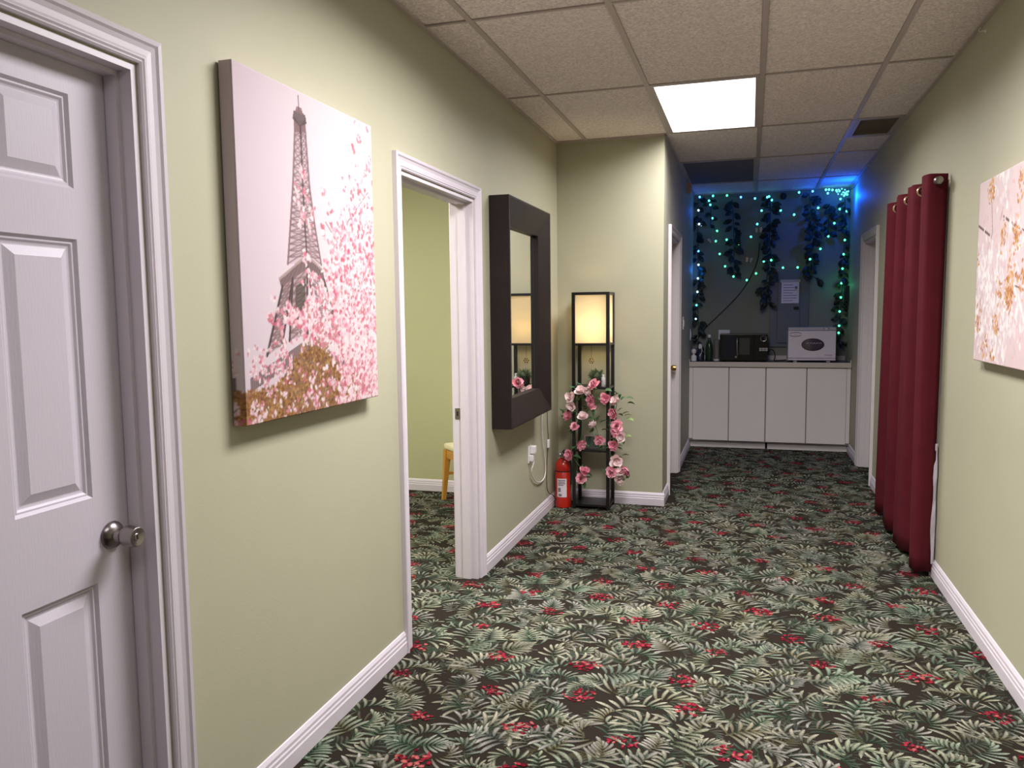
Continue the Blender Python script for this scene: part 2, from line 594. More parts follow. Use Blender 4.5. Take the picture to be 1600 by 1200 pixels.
MB().box(-3.05, -2.35, 3.0, 4.2, ZC - 0.030, ZC - 0.001).build('frame', TBAR, t)
MB().box(-3.0, -2.4, 3.05, 4.15, ZC - 0.034, ZC - 0.030).build('diffuser', emit('room_diffuser', (1.0, 0.97, 0.90), ROOM_L), t)

t = thing('ceiling_vent', 'dark grey ceiling air vent beside the right wall above the curtain', 'vent', ((VENTR[0] + XR) / 2, 6.09, ZC))
vx0, vx1, vy0, vy1 = 0.65 + hb, XR - 0.02, 5.80 + hb, VENTR[3] - hb
fr = MB()
for q in ((vx0, vx1, vy0, vy0 + .03), (vx0, vx1, vy1 - .03, vy1), (vx0, vx0 + .03, vy0 + .03, vy1 - .03), (vx1 - .03, vx1, vy0 + .03, vy1 - .03)):
    fr.box(*q, ZC + 0.001, ZC + 0.014)
fr.build('frame', VENT, t)
MB().box(vx0 + .02, vx1 - .02, vy0 + .02, vy1 - .02, ZC + .0155, ZC + .018).build('backing', VENT, t)
for k in range(14):
    y = vy0 + 0.04 + k * (vy1 - vy0 - 0.08) / 13
    MB().add([(vx0 + .03, y - .012, ZC + .002), (vx1 - .03, y - .012, ZC + .002), (vx1 - .03, y + .010, ZC + .012), (vx0 + .03, y + .010, ZC + .012),
              (vx0 + .03, y - .012, ZC + .004), (vx1 - .03, y - .012, ZC + .004), (vx1 - .03, y + .010, ZC + .014), (vx0 + .03, y + .010, ZC + .014)],
             [(0, 1, 2, 3), (4, 5, 6, 7), (0, 1, 5, 4), (2, 3, 7, 6)]).build('slat', VENT, t)


# ------------------------------------------------------------------ carpet pattern (leaf fronds and red blooms woven into the floor)
def carpet():
    rng = np.random.default_rng(3)
    V, Fc, C = [], [], []
    nv = [0]

    def leaflet(x, y, ang, L, W, curve, z, base, tip):
        n = 6
        px, py = x, y
        pts = []
        a = ang
        for i in range(n + 1):
            t = i / n
            w = W * (0.28 + 0.90 * t ** 0.7) * math.sqrt(max(0.0, 1 - t ** 3)) if i < n else W * 0.10
            pts.append((px, py, a, w, t))
            px += L / n * math.cos(a)
            py += L / n * math.sin(a)
            a += curve / n
        k = nv[0]
        for (qx, qy, qa, w, t) in pts:
            nx, ny = -math.sin(qa), math.cos(qa)
            s = t ** 0.8
            c = base * (1 - s) + tip * s
            V.append((qx + nx * w, qy + ny * w, z)); C.append(c * 0.30)
            V.append((qx + nx * w * .25, qy + ny * w * .25, z)); C.append(c * 1.08)
            V.append((qx - nx * w * .35, qy - ny * w * .35, z)); C.append(c * 1.0)
            V.append((qx - nx * w, qy - ny * w, z)); C.append(c * 0.34)
        nv[0] += 4 * (n + 1)
        for i in range(n):
            for j in range(3):
                p = k + i * 4 + j
                Fc.append((p, p + 1, p + 5, p + 4))

    tips = [np.array(lin(*c)[:3]) for c in ((194, 196, 168), (188, 190, 170), (200, 194, 170), (174, 186, 162), (190, 186, 174))]
    bases = [np.array(lin(*c)[:3]) for c in ((66, 76, 54), (54, 82, 60), (92, 84, 54), (60, 72, 64))]

    def frond(x, y, ang, S, kind, z, dim=1.0):
        tip = tips[rng.integers(5)] * rng.uniform(.40, .72) * dim
        base = bases[rng.integers(4)] * (.5 + .2 * dim)
        bend = rng.uniform(-.9, .9) if kind == 0 else rng.uniform(1.0, 2.3) * (1 if kind == 2 else -1)
        npair = rng.integers(4, 7) if kind == 0 else rng.integers(6, 9)
        a = ang
        px, py = x, y
        sl = S * 0.56 / npair
        cv = rng.choice([.9, .6, -.5])
        W = S * (0.056 if kind == 0 else .050)
        for i in range(npair):
            t = i / (npair - 1)
            Ls = S * (0.48 - 0.20 * t * t) * rng.uniform(.85, 1.12)
            sp = 1.25 - .85 * t
            if kind != 2:
                leaflet(px, py, a + sp, Ls, W, cv, z + 0.00002 * i, base, tip * rng.uniform(.8, 1.1))
            if kind != 1:
                leaflet(px, py, a - sp, Ls * .95, W, -cv, z + 0.00002 * i + 1e-5, base, tip * rng.uniform(.8, 1.1))
            px += sl * math.cos(a)
            py += sl * math.sin(a)
            a += bend / npair
        leaflet(px, py, a, S * .30, W * 1.1, bend * .3, z + .0002, base, tip)

    def bloom(x, y, S, z):
        k = rng.integers(26, 40)
        for i in range(k):
            a = rng.uniform(0, 2 * PI)
            r = S * 1.1 * rng.uniform(0, 1) ** .65
            cx, cy = x + r * math.cos(a) * 1.3, y + r * math.sin(a)
            pr = S * rng.uniform(.13, .32)
            c = .8 * np.array(lin(*((158, 44, 62), (176, 58, 74), (138, 34, 50), (196, 104, 100), (112, 26, 38))[rng.integers(5)])[:3])
            q = nv[0]
            V.append((cx, cy, z + 1e-5 * i)); C.append(c * 1.15)
            m = 8
            el, ea = rng.uniform(.45, .8), rng.uniform(0, PI)
            for j in range(m):
                b = 2 * PI * j / m
                rr = pr * rng.uniform(.7, 1.15)
                dx, dy = rr * math.cos(b), rr * el * math.sin(b)
                V.append((cx + dx * math.cos(ea) - dy * math.sin(ea), cy + dx * math.sin(ea) + dy * math.cos(ea), z + 1e-5 * i)); C.append(c * .5)
            nv[0] += m + 1
            for j in range(m):
                Fc.append((q, q + 1 + j, q + 1 + (j + 1) % m))

    ok = lambda x, y: (XL + .02 < x < XR and 1.2 < y < 8.5 and not (x < XN + .05 and y > YJ - .05)) or (-3.5 < x <= XL + .02 and 3.0 < y < RY1 - .05 and (x < XLB - .02 or 3.1 < y < 3.9))
    px = 0.122
    rows = int((8.6 - 1.2) / 0.088)
    for r in range(rows):
        y = 1.2 + r * 0.088
        for c in range(int(4.6 / px)):
            x = -3.5 + (c + (r % 2) * .5) * px
            xx, yy = x + rng.uniform(-.035, .035), y + rng.uniform(-.03, .03)
            if not ok(xx, yy):
                continue
            # a dim undergrowth of leaves, then the pale fronds and the blooms over it
            ang = PI / 2 + rng.choice([-1, 1]) * rng.uniform(.05, 1.9)
            frond(xx, yy - .03, ang, rng.uniform(.12, .17), int(rng.choice([0, 1, 2])), 0.0004 + .0003 * rng.random(), .26)
            if r % 3 == 0 and (c + r // 3) % 3 == 0 and rng.random() < .9:
                bloom(xx, yy, rng.uniform(.032, .050), .0026)
            else:
                ang = PI / 2 + rng.choice([-1, 1]) * rng.uniform(.05, 1.35)
                frond(xx - .04 * math.cos(ang), yy - .05 * math.sin(ang), ang, rng.uniform(.13, .22), int(rng.choice([0, 1, 2])), 0.0012 + 0.0008 * rng.random())
    me = bpy.data.meshes.new('carpet_pattern')
    me.from_pydata(V, [], Fc)
    at_ = me.color_attributes.new('Col', 'FLOAT_COLOR', 'POINT')
    ca = np.ones((len(V), 4), np.float32)
    ca[:, :3] = np.array(C)
    at_.data.foreach_set('color', ca.ravel())
    me.materials.append(CARPETPAT)
    o = bpy.data.objects.new('carpet_pattern', me)
    COL.objects.link(o)
    o.parent = FLOOR
    stuff(o)


carpet()


# ------------------------------------------------------------------ wall canvases (print colours painted into a fine mesh)
class Paint:
    def __init__(s, W, Hh, n, bg):
        s.W, s.H = W, Hh
        s.nx, s.ny = n, int(n * Hh / W)
        s.u, s.v = np.meshgrid((np.arange(s.nx) + .5) / s.nx * W, (np.arange(s.ny) + .5) / s.ny * Hh)
        s.c = np.zeros((s.ny, s.nx, 3)) + np.array(bg)

    def _win(s, u0, u1, v0, v1):
        i0, i1 = max(0, int(u0 / s.W * s.nx)), min(s.nx, int(u1 / s.W * s.nx) + 2)
        j0, j1 = max(0, int(v0 / s.H * s.ny)), min(s.ny, int(v1 / s.H * s.ny) + 2)
        return slice(j0, max(j0, j1)), slice(i0, max(i0, i1))

    def _mix(s, w, a, col):
        a = a[..., None]
        s.c[w] = s.c[w] * (1 - a) + np.array(col) * a

    def dab(s, u, v, ru, rv, ang, col, al=1.0, soft=.35):
        R = max(ru, rv) * 1.1
        w = s._win(u - R, u + R, v - R, v + R)
        du, dv = s.u[w] - u, s.v[w] - v
        ca, sa = math.cos(ang), math.sin(ang)
        d = np.sqrt(((du * ca + dv * sa) / ru) ** 2 + ((-du * sa + dv * ca) / rv) ** 2)
        s._mix(w, np.clip((1.05 - d) / soft, 0, 1) * al, col)

    def line(s, p, q, wd, col, al=1.0):
        w = s._win(min(p[0], q[0]) - wd, max(p[0], q[0]) + wd, min(p[1], q[1]) - wd, max(p[1], q[1]) + wd)
        dx, dy = q[0] - p[0], q[1] - p[1]
        L2 = dx * dx + dy * dy + 1e-12
        t = np.clip(((s.u[w] - p[0]) * dx + (s.v[w] - p[1]) * dy) / L2, 0, 1)
        d = np.hypot(s.u[w] - p[0] - t * dx, s.v[w] - p[1] - t * dy)
        s._mix(w, np.clip((wd * .5 - d) / 0.0022 + .5, 0, 1) * al, col)

    def poly(s, pts, col, al=1.0):
        us, vs = [p[0] for p in pts], [p[1] for p in pts]
        w = s._win(min(us), max(us), min(vs), max(vs))
        u, v = s.u[w], s.v[w]
        ins = np.zeros(u.shape, bool)
        for (x1, y1), (x2, y2) in zip(pts, pts[1:] + pts[:1]):
            if y1 == y2:
                continue
            ins ^= ((y1 > v) != (y2 > v)) & (u < (x2 - x1) * (v - y1) / (y2 - y1) + x1)
        s._mix(w, ins * al, col)


def L3(*c):
    return np.array(lin(*c)[:3])


def paint_tower():
    rng = np.random.default_rng(11)
    P = Paint(0.82, 1.008, 250, L3(228, 212, 218))
    # sky grades from mauve to a warmer white on the right
    k = (P.u / 0.82)[..., None]
    P.c = P.c * (1 - k) + L3(240, 226, 224) * k
    iron, dark, mid = L3(140, 112, 112), L3(92, 74, 74), L3(170, 140, 140)

    def lerp(a, b, t):
        return (a[0] + (b[0] - a[0]) * t, a[1] + (b[1] - a[1]) * t)
    # upper shaft: outline then lattice
    Ls = [(0.305, .918), (0.303, .88), (0.283, .72), (0.262, .60), (0.238, .470)]
    Rs = [(0.362, .922), (0.364, .89), (0.378, .72), (0.402, .60), (0.434, .478)]
    Ms = [(0.336, .90), (0.337, .88), (0.338, .72), (0.342, .60), (0.348, .500)]
    P.poly(Ls + Rs[::-1], L3(196, 172, 174), .55)
    seg = lambda A, t: lerp(A[int(min(t, .9999) * 4)], A[int(min(t, .9999) * 4) + 1], t * 4 - int(min(t, .9999) * 4))
    N = 26
    for i in range(N):
        t0, t1 = i / N, (i + 1) / N
        l0, l1, r0, r1, m0, m1 = seg(Ls, t0), seg(Ls, t1), seg(Rs, t0), seg(Rs, t1), seg(Ms, t0), seg(Ms, t1)
        for a, b in ((l0, m1), (m0, l1), (m0, r1), (r0, m1)):
            P.line(a, b, .0045, iron, .85)
        P.line(l0, m0, .004, iron, .8)
        P.line(m0, r0, .004, iron, .8)
    for A in (Ls, Rs, Ms):
        for a, b in zip(A, A[1:]):
            P.line(a, b, .010, dark if A is Ms else iron, .9)
    # top platform and spire
    P.poly([(0.292, .915), (0.300, .940), (0.333, .952), (0.368, .940), (0.374, .917), (0.333, .900)], dark, .9)
    P.poly([(0.308, .94), (0.318, .960), (0.345, .960), (0.356, .94)], iron, .9)
    P.line((0.330, .955), (0.329, .992), .005, dark)
    # the second deck seen from below
    P.poly([(0.188, .425), (0.348, .508), (0.444, .462), (0.450, .425), (0.350, .462), (0.197, .398)], L3(96, 78, 76), .95)
    P.poly([(0.188, .425), (0.348, .508), (0.444, .462), (0.444, .454), (0.348, .498), (0.188, .416)], L3(190, 166, 160), .9)
    for i in range(22):
        t = i / 21
        P.line(lerp((0.19, .418), (0.348, .500), t), lerp((0.198, .399), (0.350, .463), t), .003, L3(170, 144, 140), .8)
    for i in range(12):
        t = i / 11
        P.line(lerp((0.348, .500), (0.444, .456), t), lerp((0.350, .463), (0.450, .426), t), .003, L3(170, 144, 140), .8)
    # below the deck: piers
    def pier(a0, b0, a1, b1, n=9):
        P.poly([a0, b0, b1, a1], L3(190, 166, 164), .6)
        for i in range(n):
            p, q, r, s_ = lerp(a0, a1, i / n), lerp(b0, b1, i / n), lerp(a0, a1, (i + 1) / n), lerp(b0, b1, (i + 1) / n)
            P.line(p, s_, .005, iron, .9)
            P.line(q, r, .005, iron, .9)
            P.line(p, q, .005, iron, .9)
        P.line(a0, a1, .011, dark)
        P.line(b0, b1, .011, dark)
    P.poly([(0.21, .395), (0.35, .458), (0.345, .25), (0.24, .24)], L3(120, 98, 92), .55)
    pier((0.205, .400), (0.262, .425), (0.112, .196), (0.190, .222), 11)
    pier((0.262, .425), (0.348, .462), (0.232, .235), (0.335, .255), 8)
    pier((0.352, .462), (0.448, .430), (0.395, .250), (0.545, .225), 9)
    P.poly([(0.275, .40), (0.335, .43), (0.325, .30), (0.270, .30)], L3(70, 66, 48), .7)
    # first deck
    P.poly([(0.025, .135), (0.300, .225), (0.645, .140), (0.645, .100), (0.300, .178), (0.025, .095)], L3(104, 84, 84), .92)
    for i in range(30):
        t = i / 29
        P.line(lerp((0.03, .135), (0.30, .222), t), lerp((0.03, .098), (0.30, .180), t), .004, L3(176, 150, 148), .7)
        P.line(lerp((0.30, .222), (0.64, .140), t), lerp((0.30, .180), (0.64, .102), t), .004, L3(176, 150, 148), .7)
    # golden leaves at the foot
    P.poly([(0, 0), (.66, 0), (.64, .06), (.50, .16), (.38, .22), (.28, .17), (.12, .09), (0, .085)], L3(134, 98, 66), .9)
    gold = [L3(*c) for c in ((176, 128, 70), (150, 100, 52), (198, 158, 100), (120, 78, 48), (168, 120, 84))]
    for _ in range(2600):
        u = rng.uniform(0, .66)
        vmax = .10 + .15 * math.exp(-((u - .37) / .14) ** 2)
        v = rng.uniform(-.01, 1) * vmax
        P.dab(u, v, rng.uniform(.004, .010), rng.uniform(.003, .006), rng.uniform(0, 3.1), gold[rng.integers(5)], .8)
    # branches and blossom
    for a, b in (((.47, .62), (.62, .50)), ((.62, .50), (.70, .38)), ((.52, .33), (.70, .42)), ((.45, .20), (.62, .30)), ((.60, .62), (.78, .76))):
        P.line(a, b, .005, L3(110, 70, 66), .7)
    pk = [L3(*c) for c in ((246, 206, 212), (240, 184, 194), (230, 146, 162), (250, 232, 232), (212, 106, 126), (248, 222, 222), (206, 136, 138), (252, 238, 236))]

    def blossom(u, v, s, al=.9):
        for _ in range(rng.integers(3, 6)):
            P.dab(u + rng.normal(0, s * .7), v + rng.normal(0, s * .7), s * rng.uniform(.6, 1.1), s * rng.uniform(.4, .8), rng.uniform(0, 3.1), pk[rng.integers(8)], al)
    n = 0
    while n < 950:
        u, v = rng.uniform(.30, .82), rng.uniform(0, 1.0)
        edge = .72 - .34 * min(1, max(0, (.98 - v) / .62)) - .02
        dens = 1 / (1 + math.exp(-(u - edge - .02) / .045))
        if v > .62:
            dens *= .40 if v < .8 else .16
        if u < .52 and .0 < v < .22:
            dens = .10
        if rng.random() < dens:
            blossom(u, v, rng.uniform(.007, .015))
            n += 1
    for _ in range(90):                     # over the shaft and the legs
        blossom(rng.normal(.31, .07), rng.normal(.30, .030), rng.uniform(.008, .013))
    for _ in range(22):
        blossom(rng.normal(.335, .03), rng.normal(.66, .06), rng.uniform(.008, .012), .8)
    for _ in range(80):
        blossom(rng.uniform(0, .60), abs(rng.normal(.03, .07)), rng.uniform(.006, .010), .85)
    for _ in range(60):
        blossom(rng.uniform(.03, .25), rng.normal(.17, .03), rng.uniform(.006, .010), .8)
    return P


def paint_blossom():
    rng = np.random.default_rng(23)
    P = Paint(0.80, 0.757, 200, L3(226, 208, 204))
    k = (P.v / .757)[..., None]
    P.c = P.c * (1 - .25 * (1 - k)) + L3(226, 190, 192) * (.25 * (1 - k))
    for _ in range(240):                    # loose brushwork of the ground
        P.dab(rng.uniform(0, .8), rng.uniform(0, .757), .06, .02, rng.normal(1.57, .5), [L3(232, 214, 212), L3(214, 196, 200), L3(220, 190, 190)][rng.integers(3)], .25, .9)
    br = L3(96, 70, 68)
    # u runs with y: 0 at the near edge, .80 at the far edge
    for a, b, w in (((3.88, 1.812), (3.70, 1.754), .011), ((3.52, 1.81), (3.36, 1.755), .011), ((3.97, 1.667), (3.86, 1.665), .010), ((3.69, 1.90), (3.66, 1.76), .005),
                    ((3.66, 1.76), (3.72, 1.70), .005), ((3.97, 1.60), (3.80, 1.50), .006), ((3.80, 1.50), (3.78, 1.40), .005), ((3.36, 1.755), (3.22, 1.72), .008), ((3.36, 1.54), (3.24, 1.52), .006), ((3.50, 1.90), (3.56, 1.80), .004)):
        P.line((a[0] - 3.07, a[1] - 1.230), (b[0] - 3.07, b[1] - 1.230), w, br, .9)
    wht = [L3(*c) for c in ((244, 236, 232), (236, 224, 222), (226, 208, 208), (214, 196, 200), (248, 244, 238))]
    org = [L3(*c) for c in ((198, 138, 76), (214, 158, 92), (176, 112, 62), (224, 180, 126))]
    for cx, cz, n, sd in ((3.82, 1.60, 130, .055), (3.68, 1.55, 130, .06), (3.50, 1.52, 110, .06), (3.58, 1.36, 90, .05), (3.80, 1.38, 70, .045), (3.44, 1.36, 80, .05), (3.36, 1.66, 70, .06), (3.55, 1.92, 50, .05), (3.30, 1.45, 60, .05)):
        for _ in range(n):
            P.dab(rng.normal(cx, sd) - 3.07, rng.normal(cz, sd * 1.35) - 1.230, rng.uniform(.013, .026), rng.uniform(.007, .013), rng.normal(1.5, .45), wht[rng.integers(5)], .9)
    for cx, cz, n, sd in ((3.70, 1.945, 45, .022), (3.40, 1.562, 70, .030), (3.42, 1.50, 50, .026), (3.36, 1.72, 45, .024), (3.53, 1.533, 24, .02), (3.30, 1.912, 40, .03), (3.88, 1.66, 22, .018), (3.26, 1.56, 35, .025), (3.82, 1.40, 24, .022), (3.56, 1.40, 30, .022), (3.70, 1.29, 24, .025), (3.60, 1.27, 12, .02), (3.52, 1.74, 22, .02)):
        for _ in range(n):
            P.dab(rng.normal(cx, sd) - 3.07, rng.normal(cz, sd * 1.3) - 1.230, rng.uniform(.008, .015), rng.uniform(.005, .009), rng.uniform(0, 3.1), org[rng.integers(4)], .9)
    for _ in range(60):
        P.dab(rng.uniform(0, .75), rng.uniform(0.02, .75), .012, .006, rng.normal(1.5, .4), L3(226, 160, 158), .5)
    return P


def canvas(name, label, xb, xf, y0, z0, P, ink=.66):
    """box canvas between x=xb (back) and x=xf (front); the print is a fine mesh, wrapped over the edges"""
    t = tag_obj = thing(name, label, 'picture', (xb, y0 + P.W / 2, z0), 'canvas prints in the corridor')
    sg = 1 if xf > xb else -1
    e = 0.0016
    MB().box(min(xb, xf - sg * e), max(xb, xf - sg * e), y0 + .002, y0 + P.W - .002, z0 + .002, z0 + P.H - .002).build('stretcher', CANVASW, t)
    nx, ny = P.nx, P.ny
    off = ORG[t]
    us = np.linspace(0, P.W, nx)
    vs = np.linspace(0, P.H, ny)
    # three strips: near edge wrap (6 cols), front, far wrap
    dep = abs(xf - xb)
    nw = 5
    cw_ = dep / P.W * nx
    cols = [(xb + sg * dep * i / nw, 0.0, int(cw_ * (1 - i / nw))) for i in range(nw)] + [(xf, u, i) for i, u in enumerate(us)] + [(xf - sg * dep * (i + 1) / nw, P.W, int(nx - 1 - cw_ * (i + 1) / nw)) for i in range(nw)]
    n = len(cols)
    X = np.array([c[0] for c in cols])
    Yc = np.array([c[1] for c in cols]) + y0
    idx = np.array([c[2] for c in cols])
    V = np.zeros((ny, n, 3), np.float32)
    V[..., 0] = X[None, :] - off.x
    V[..., 1] = Yc[None, :] - off.y
    V[..., 2] = (vs + z0)[:, None] - off.z
    Cc = np.ones((ny, n, 4), np.float32)
    Cc[..., :3] = P.c[:, idx] * np.array([ink, ink * .98, ink * .99])
    # top and bottom wraps as extra rows
    rows_b = np.repeat(V[:1], 1, 0).copy()
    rows_t = np.repeat(V[-1:], 1, 0).copy()
    rows_b[..., 0] = xb - off.x
    rows_t[..., 0] = xb - off.x
    V = np.concatenate([rows_b, V, rows_t])
    Cc = np.concatenate([Cc[:1], Cc, Cc[-1:]])
    ny2 = ny + 2
    jj, ii = np.meshgrid(np.arange(ny2 - 1), np.arange(n - 1), indexing='ij')
    a = jj * n + ii
    Fq = np.stack([a, a + 1, a + n + 1, a + n], -1).reshape(-1, 4)
    me = bpy.data.meshes.new('print')
    me.vertices.add(ny2 * n)
    me.vertices.foreach_set('co', V.ravel())
    me.loops.add(Fq.size)
    me.loops.foreach_set('vertex_index', Fq.ravel().astype(np.int32))
    me.polygons.add(len(Fq))
    me.polygons.foreach_set('loop_start', np.arange(0, Fq.size, 4, dtype=np.int32))
    me.update(calc_edges=True)
    me.validate()
    ca = me.color_attributes.new('Col', 'FLOAT_COLOR', 'POINT')
    ca.data.foreach_set('color', Cc.ravel())
    me.materials.append(PRINT)
    o = bpy.data.objects.new('print', me)
    COL.objects.link(o)
    o.parent = t
    return t


canvas('canvas_print', 'tall canvas print of an iron lattice tower behind pink cherry blossom', XL + 0.006, -1.360, 1.880, 1.147, paint_tower())
canvas('canvas_print', 'pale pink canvas of white and golden blossom branches beyond the curtain', XR - 0.006, 0.942, 3.070, 1.230, paint_blossom(), .80)

# ------------------------------------------------------------------ wall mirror
t = thing('wall_mirror', 'deep dark brown framed wall mirror reflecting the lit shelf lamp', 'mirror', (XL, 4.68, 0.79))
my0, my1, mz0, mz1 = 4.212, 5.152, 0.795, 2.113
xo, xi, xg = XL + 0.119, XL + 0.076, XL + 0.050   # raised outer lip, inner lip, glass
PRF = [(0, 0.002), (0, xo - XL), (0.010, xo - XL), (0.160, xi - XL), (0.160, xg - XL - .002), (0.150, 0.002)]
corn = [(my0, mz0, 1, 1), (my0, mz1, 1, -1), (my1, mz1, -1, -1), (my1, mz0, -1, 1)]
for i in range(4):
    rr = [[(XL + v, y + dy * u, z + dz * u) for u, v in PRF] for y, z, dy, dz in (corn[i], corn[(i + 1) % 4])]
    MB().strip(rr).build('frame_rail', DARKWOOD, t)
g0, g1, h0, h1 = my0 + .158, my1 - .158, mz0 + .158, mz1 - .158
gl = MB().box(XL + .008, xg, g0, g1, h0, h1).build('mirror_glass', MIRROR, t)
bv = MB()
for i in range(4):
    cc = [(g0 + .002, h0 + .002, 1, 1), (g0 + .002, h1 - .002, 1, -1), (g1 - .002, h1 - .002, -1, -1), (g1 - .002, h0 + .002, -1, 1)]
    A, B = cc[i], cc[(i + 1) % 4]
    bv.strip([[(xg + .0006, y + dy * u, z + dz * u) if u else (xg + .0004, y, z) for u in (0, .022)] + [(xg - .001, y + dy * .022, z + dz * .022), (xg - .001, y, z)] for y, z, dy, dz in (A, B)])
bv.build('bevelled_edge', MIRROR, gl)

# ------------------------------------------------------------------ outlet, cords
oy, oz = 5.00, 0.508
t = thing('wall_outlet', 'white wall outlet with plugged adaptor below the dark mirror', 'outlet', (XL, oy, oz))
MB().box(XL + .0005, XL + .006, oy - .036, oy + .036, oz - .058, oz + .058).build('cover_plate', WHITEPL, t, bevel=.002)
MB().box(XL + .006, XL + .040, oy + .000, oy + .050, oz + .004, oz + .054).build('adaptor', WHITEPL, t, bevel=.006)
MB().box(XL + .006, XL + .030, oy - .016, oy + .020, oz - .046, oz - .006).build('plug', WHITEPL, t, bevel=.005)
cord = [(XL + .028, oy + .004, oz - .030), (XL + .030, oy + .02, oz - .05)] + [at(x, y, 0, XL + .012) for x, y in ((829, 738), (836, 753), (846, 754), (853, 742), (852, 715), (848, 690), (846.5, 668), (847, 645))]
tag(MB().tube([tuple(p) for p in cord], .0042, 8, 2).build('white_power_cord', WHITECORD), 'white power cord looping from the outlet up behind the mirror', 'cord')
t = thing('lamp_cord', 'thin black cord with white inline switch running down to the baseboard', 'cord', tuple(at(854, 700, 0, XL)))
bc = [at(x, y, 0, XL + .010) for x, y in ((855, 640), (855.5, 665), (857, 690), (855, 715), (854, 745), (855, 770))]
bc = [tuple(p) for p in bc] + [(XL + .03, 5.56, .10), (XL + .05, 5.63, .012), (XL + .10, 5.75, .006), (-1.22, 5.80, .006)]
MB().tube(bc, .0028, 6, 2).build('cable', BLACKMATT, t)
sw = at(857, 693, 0, XL + .012)
MB().box(sw.x - .008, sw.x + .008, sw.y - .016, sw.y + .016, sw.z - .030, sw.z + .030).build('inline_switch', WHITEPL, t, bevel=.004)

# ------------------------------------------------------------------ shelf lamp
lx0, lx1, ly0, ly1 = -1.243, -0.966, 5.588, 5.822
t = LAMP = thing('shelf_lamp', 'tall black square shelf lamp with glowing cream shade in the corner', 'lamp', ((lx0 + lx1) / 2, (ly0 + ly1) / 2, 0))
pw = 0.024
for x in (lx0, lx1 - pw):
    for y in (ly0, ly1 - pw):
        MB().box(x, x + pw, y, y + pw, 0, 1.600).build('post', BLACK, t, bevel=.0015)


def rails(z0, z1, name='rail'):
    MB().box(lx0 + pw, lx1 - pw, ly0 + .002, ly0 + pw - .002, z0, z1).build(name, BLACK, t)
    MB().box(lx0 + pw, lx1 - pw, ly1 - pw + .002, ly1 - .002, z0, z1).build(name, BLACK, t)
    MB().box(lx0 + .002, lx0 + pw - .002, ly0 + pw, ly1 - pw, z0, z1).build(name, BLACK, t)
    MB().box(lx1 - pw + .002, lx1 - .002, ly0 + pw, ly1 - pw, z0, z1).build(name, BLACK, t)


rails(1.580, 1.600)
rails(1.214, 1.230)
for z in (0.895, 0.430, 0.022):
    MB().box(lx0 + .003, lx1 - .003, ly0 + .003, ly1 - .003, z, z + .016).build('shelf', BLACK, t)
# fabric shade: a real translucent sleeve round a bulb
sh = bpy.data.materials.new('lamp_fabric')
sh.use_nodes = True
nt = sh.node_tree
nt.nodes.clear()
out = nt.nodes.new('ShaderNodeOutputMaterial')
mx = nt.nodes.new('ShaderNodeMixShader')
df, tr = nt.nodes.new('ShaderNodeBsdfDiffuse'), nt.nodes.new('ShaderNodeBsdfTranslucent')
df.inputs[0].default_value = lin(244, 234, 212)
tr.inputs[0].default_value = lin(252, 238, 206)
mx.inputs[0].default_value = 0.72
nt.links.new(df.outputs[0], mx.inputs[1])
nt.links.new(tr.outputs[0], mx.inputs[2])
nt.links.new(mx.outputs[0], out.inputs[0])
q = pw * .5
xa, xb_, ya, yb_ = lx0 + q, lx1 - q, ly0 + q, ly1 - q
shade = MB().strip([[(xa, ya, z), (xb_, ya, z), (xb_, yb_, z), (xa, yb_, z)] for z in (1.226, 1.350, 1.470, 1.582)], True, False).build('lamp_shade', sh, t)
cx, cy = (lx0 + lx1) / 2, (ly0 + ly1) / 2
MB().lathe([(.004, 1.236), (.016, 1.238), (.016, 1.275), (.013, 1.285)], (cx, cy, 0)).build('socket', BLACKMATT, t, smooth=True)
MB().box(lx0 + .01, lx1 - .01, cy - .012, cy + .012, 1.230, 1.236).build('bulb_bracket', BLACK, t)
MB().lathe([(.010, 1.285), (.014, 1.30), (.026, 1.325), (.030, 1.350), (.024, 1.375), (.010, 1.388), (.001, 1.390)], (cx, cy, 0)).build('bulb', emit('warm_bulb', (1.0, 0.66, 0.26), 6.0), t, smooth=True)
ld = bpy.data.lights.new('lamp_light', 'POINT')
ld.energy = LAMP_W
ld.color = (1.0, 0.76, 0.44)
ld.shadow_soft_size = 0.032
lo = bpy.data.objects.new('lamp_light', ld)
COL.objects.link(lo)
lo.location = (cx, cy, 1.350)
# gold charm hung under the shade
t = thing('hanging_charm', 'small gold charm hanging under the shelf lamp shade', 'ornament', (cx - .02, ly0 + .06, 1.09))
p0 = at(924, 564, 1, ly0 + .06)
MB().tube([(p0.x, p0.y, 1.230), (p0.x, p0.y, p0.z + .02)], .0012, 5).build('thread', BLACKMATT, t)
b = MB()
for k in range(7):
    a = 2 * PI * k / 6
    r = 0.016 if k < 6 else 0
    b.lathe([(.001, -.006), (.005, -.003), (.006, 0), (.005, .003), (.001, .006)], (p0.x + r * math.cos(a), p0.y, p0.z + r * math.sin(a)), 'Z', 8)
b.build('beads', BRASS, t, smooth=True)

# ------------------------------------------------------------------ rose garland on the lamp
random.seed(5)


def petal(mb, R, Lp, Wp, tilt, az, cup, lift):
    rows = 4
    v, f = [], []
    ca, sa = math.cos(az), math.sin(az)
    for i in range(rows + 1):
        s = i / rows
        w = Wp * math.sin(PI * min(1, .12 + .75 * s)) ** .8
        rr = R + Lp * s * math.cos(tilt + cup * s)
        zz = lift + Lp * s * math.sin(tilt + cup * s)
        for j in (-1, 0, 1):
            y = j * w
            r2 = rr - abs(j) * w * .25
            v.append((r2 * ca - y * sa, r2 * sa + y * ca, zz + abs(j) * w * .30))
    for i in range(rows):
        for j in range(2):
            k = i * 3 + j
            f.append((k, k + 1, k + 4, k + 3))
    mb.add(v, f)


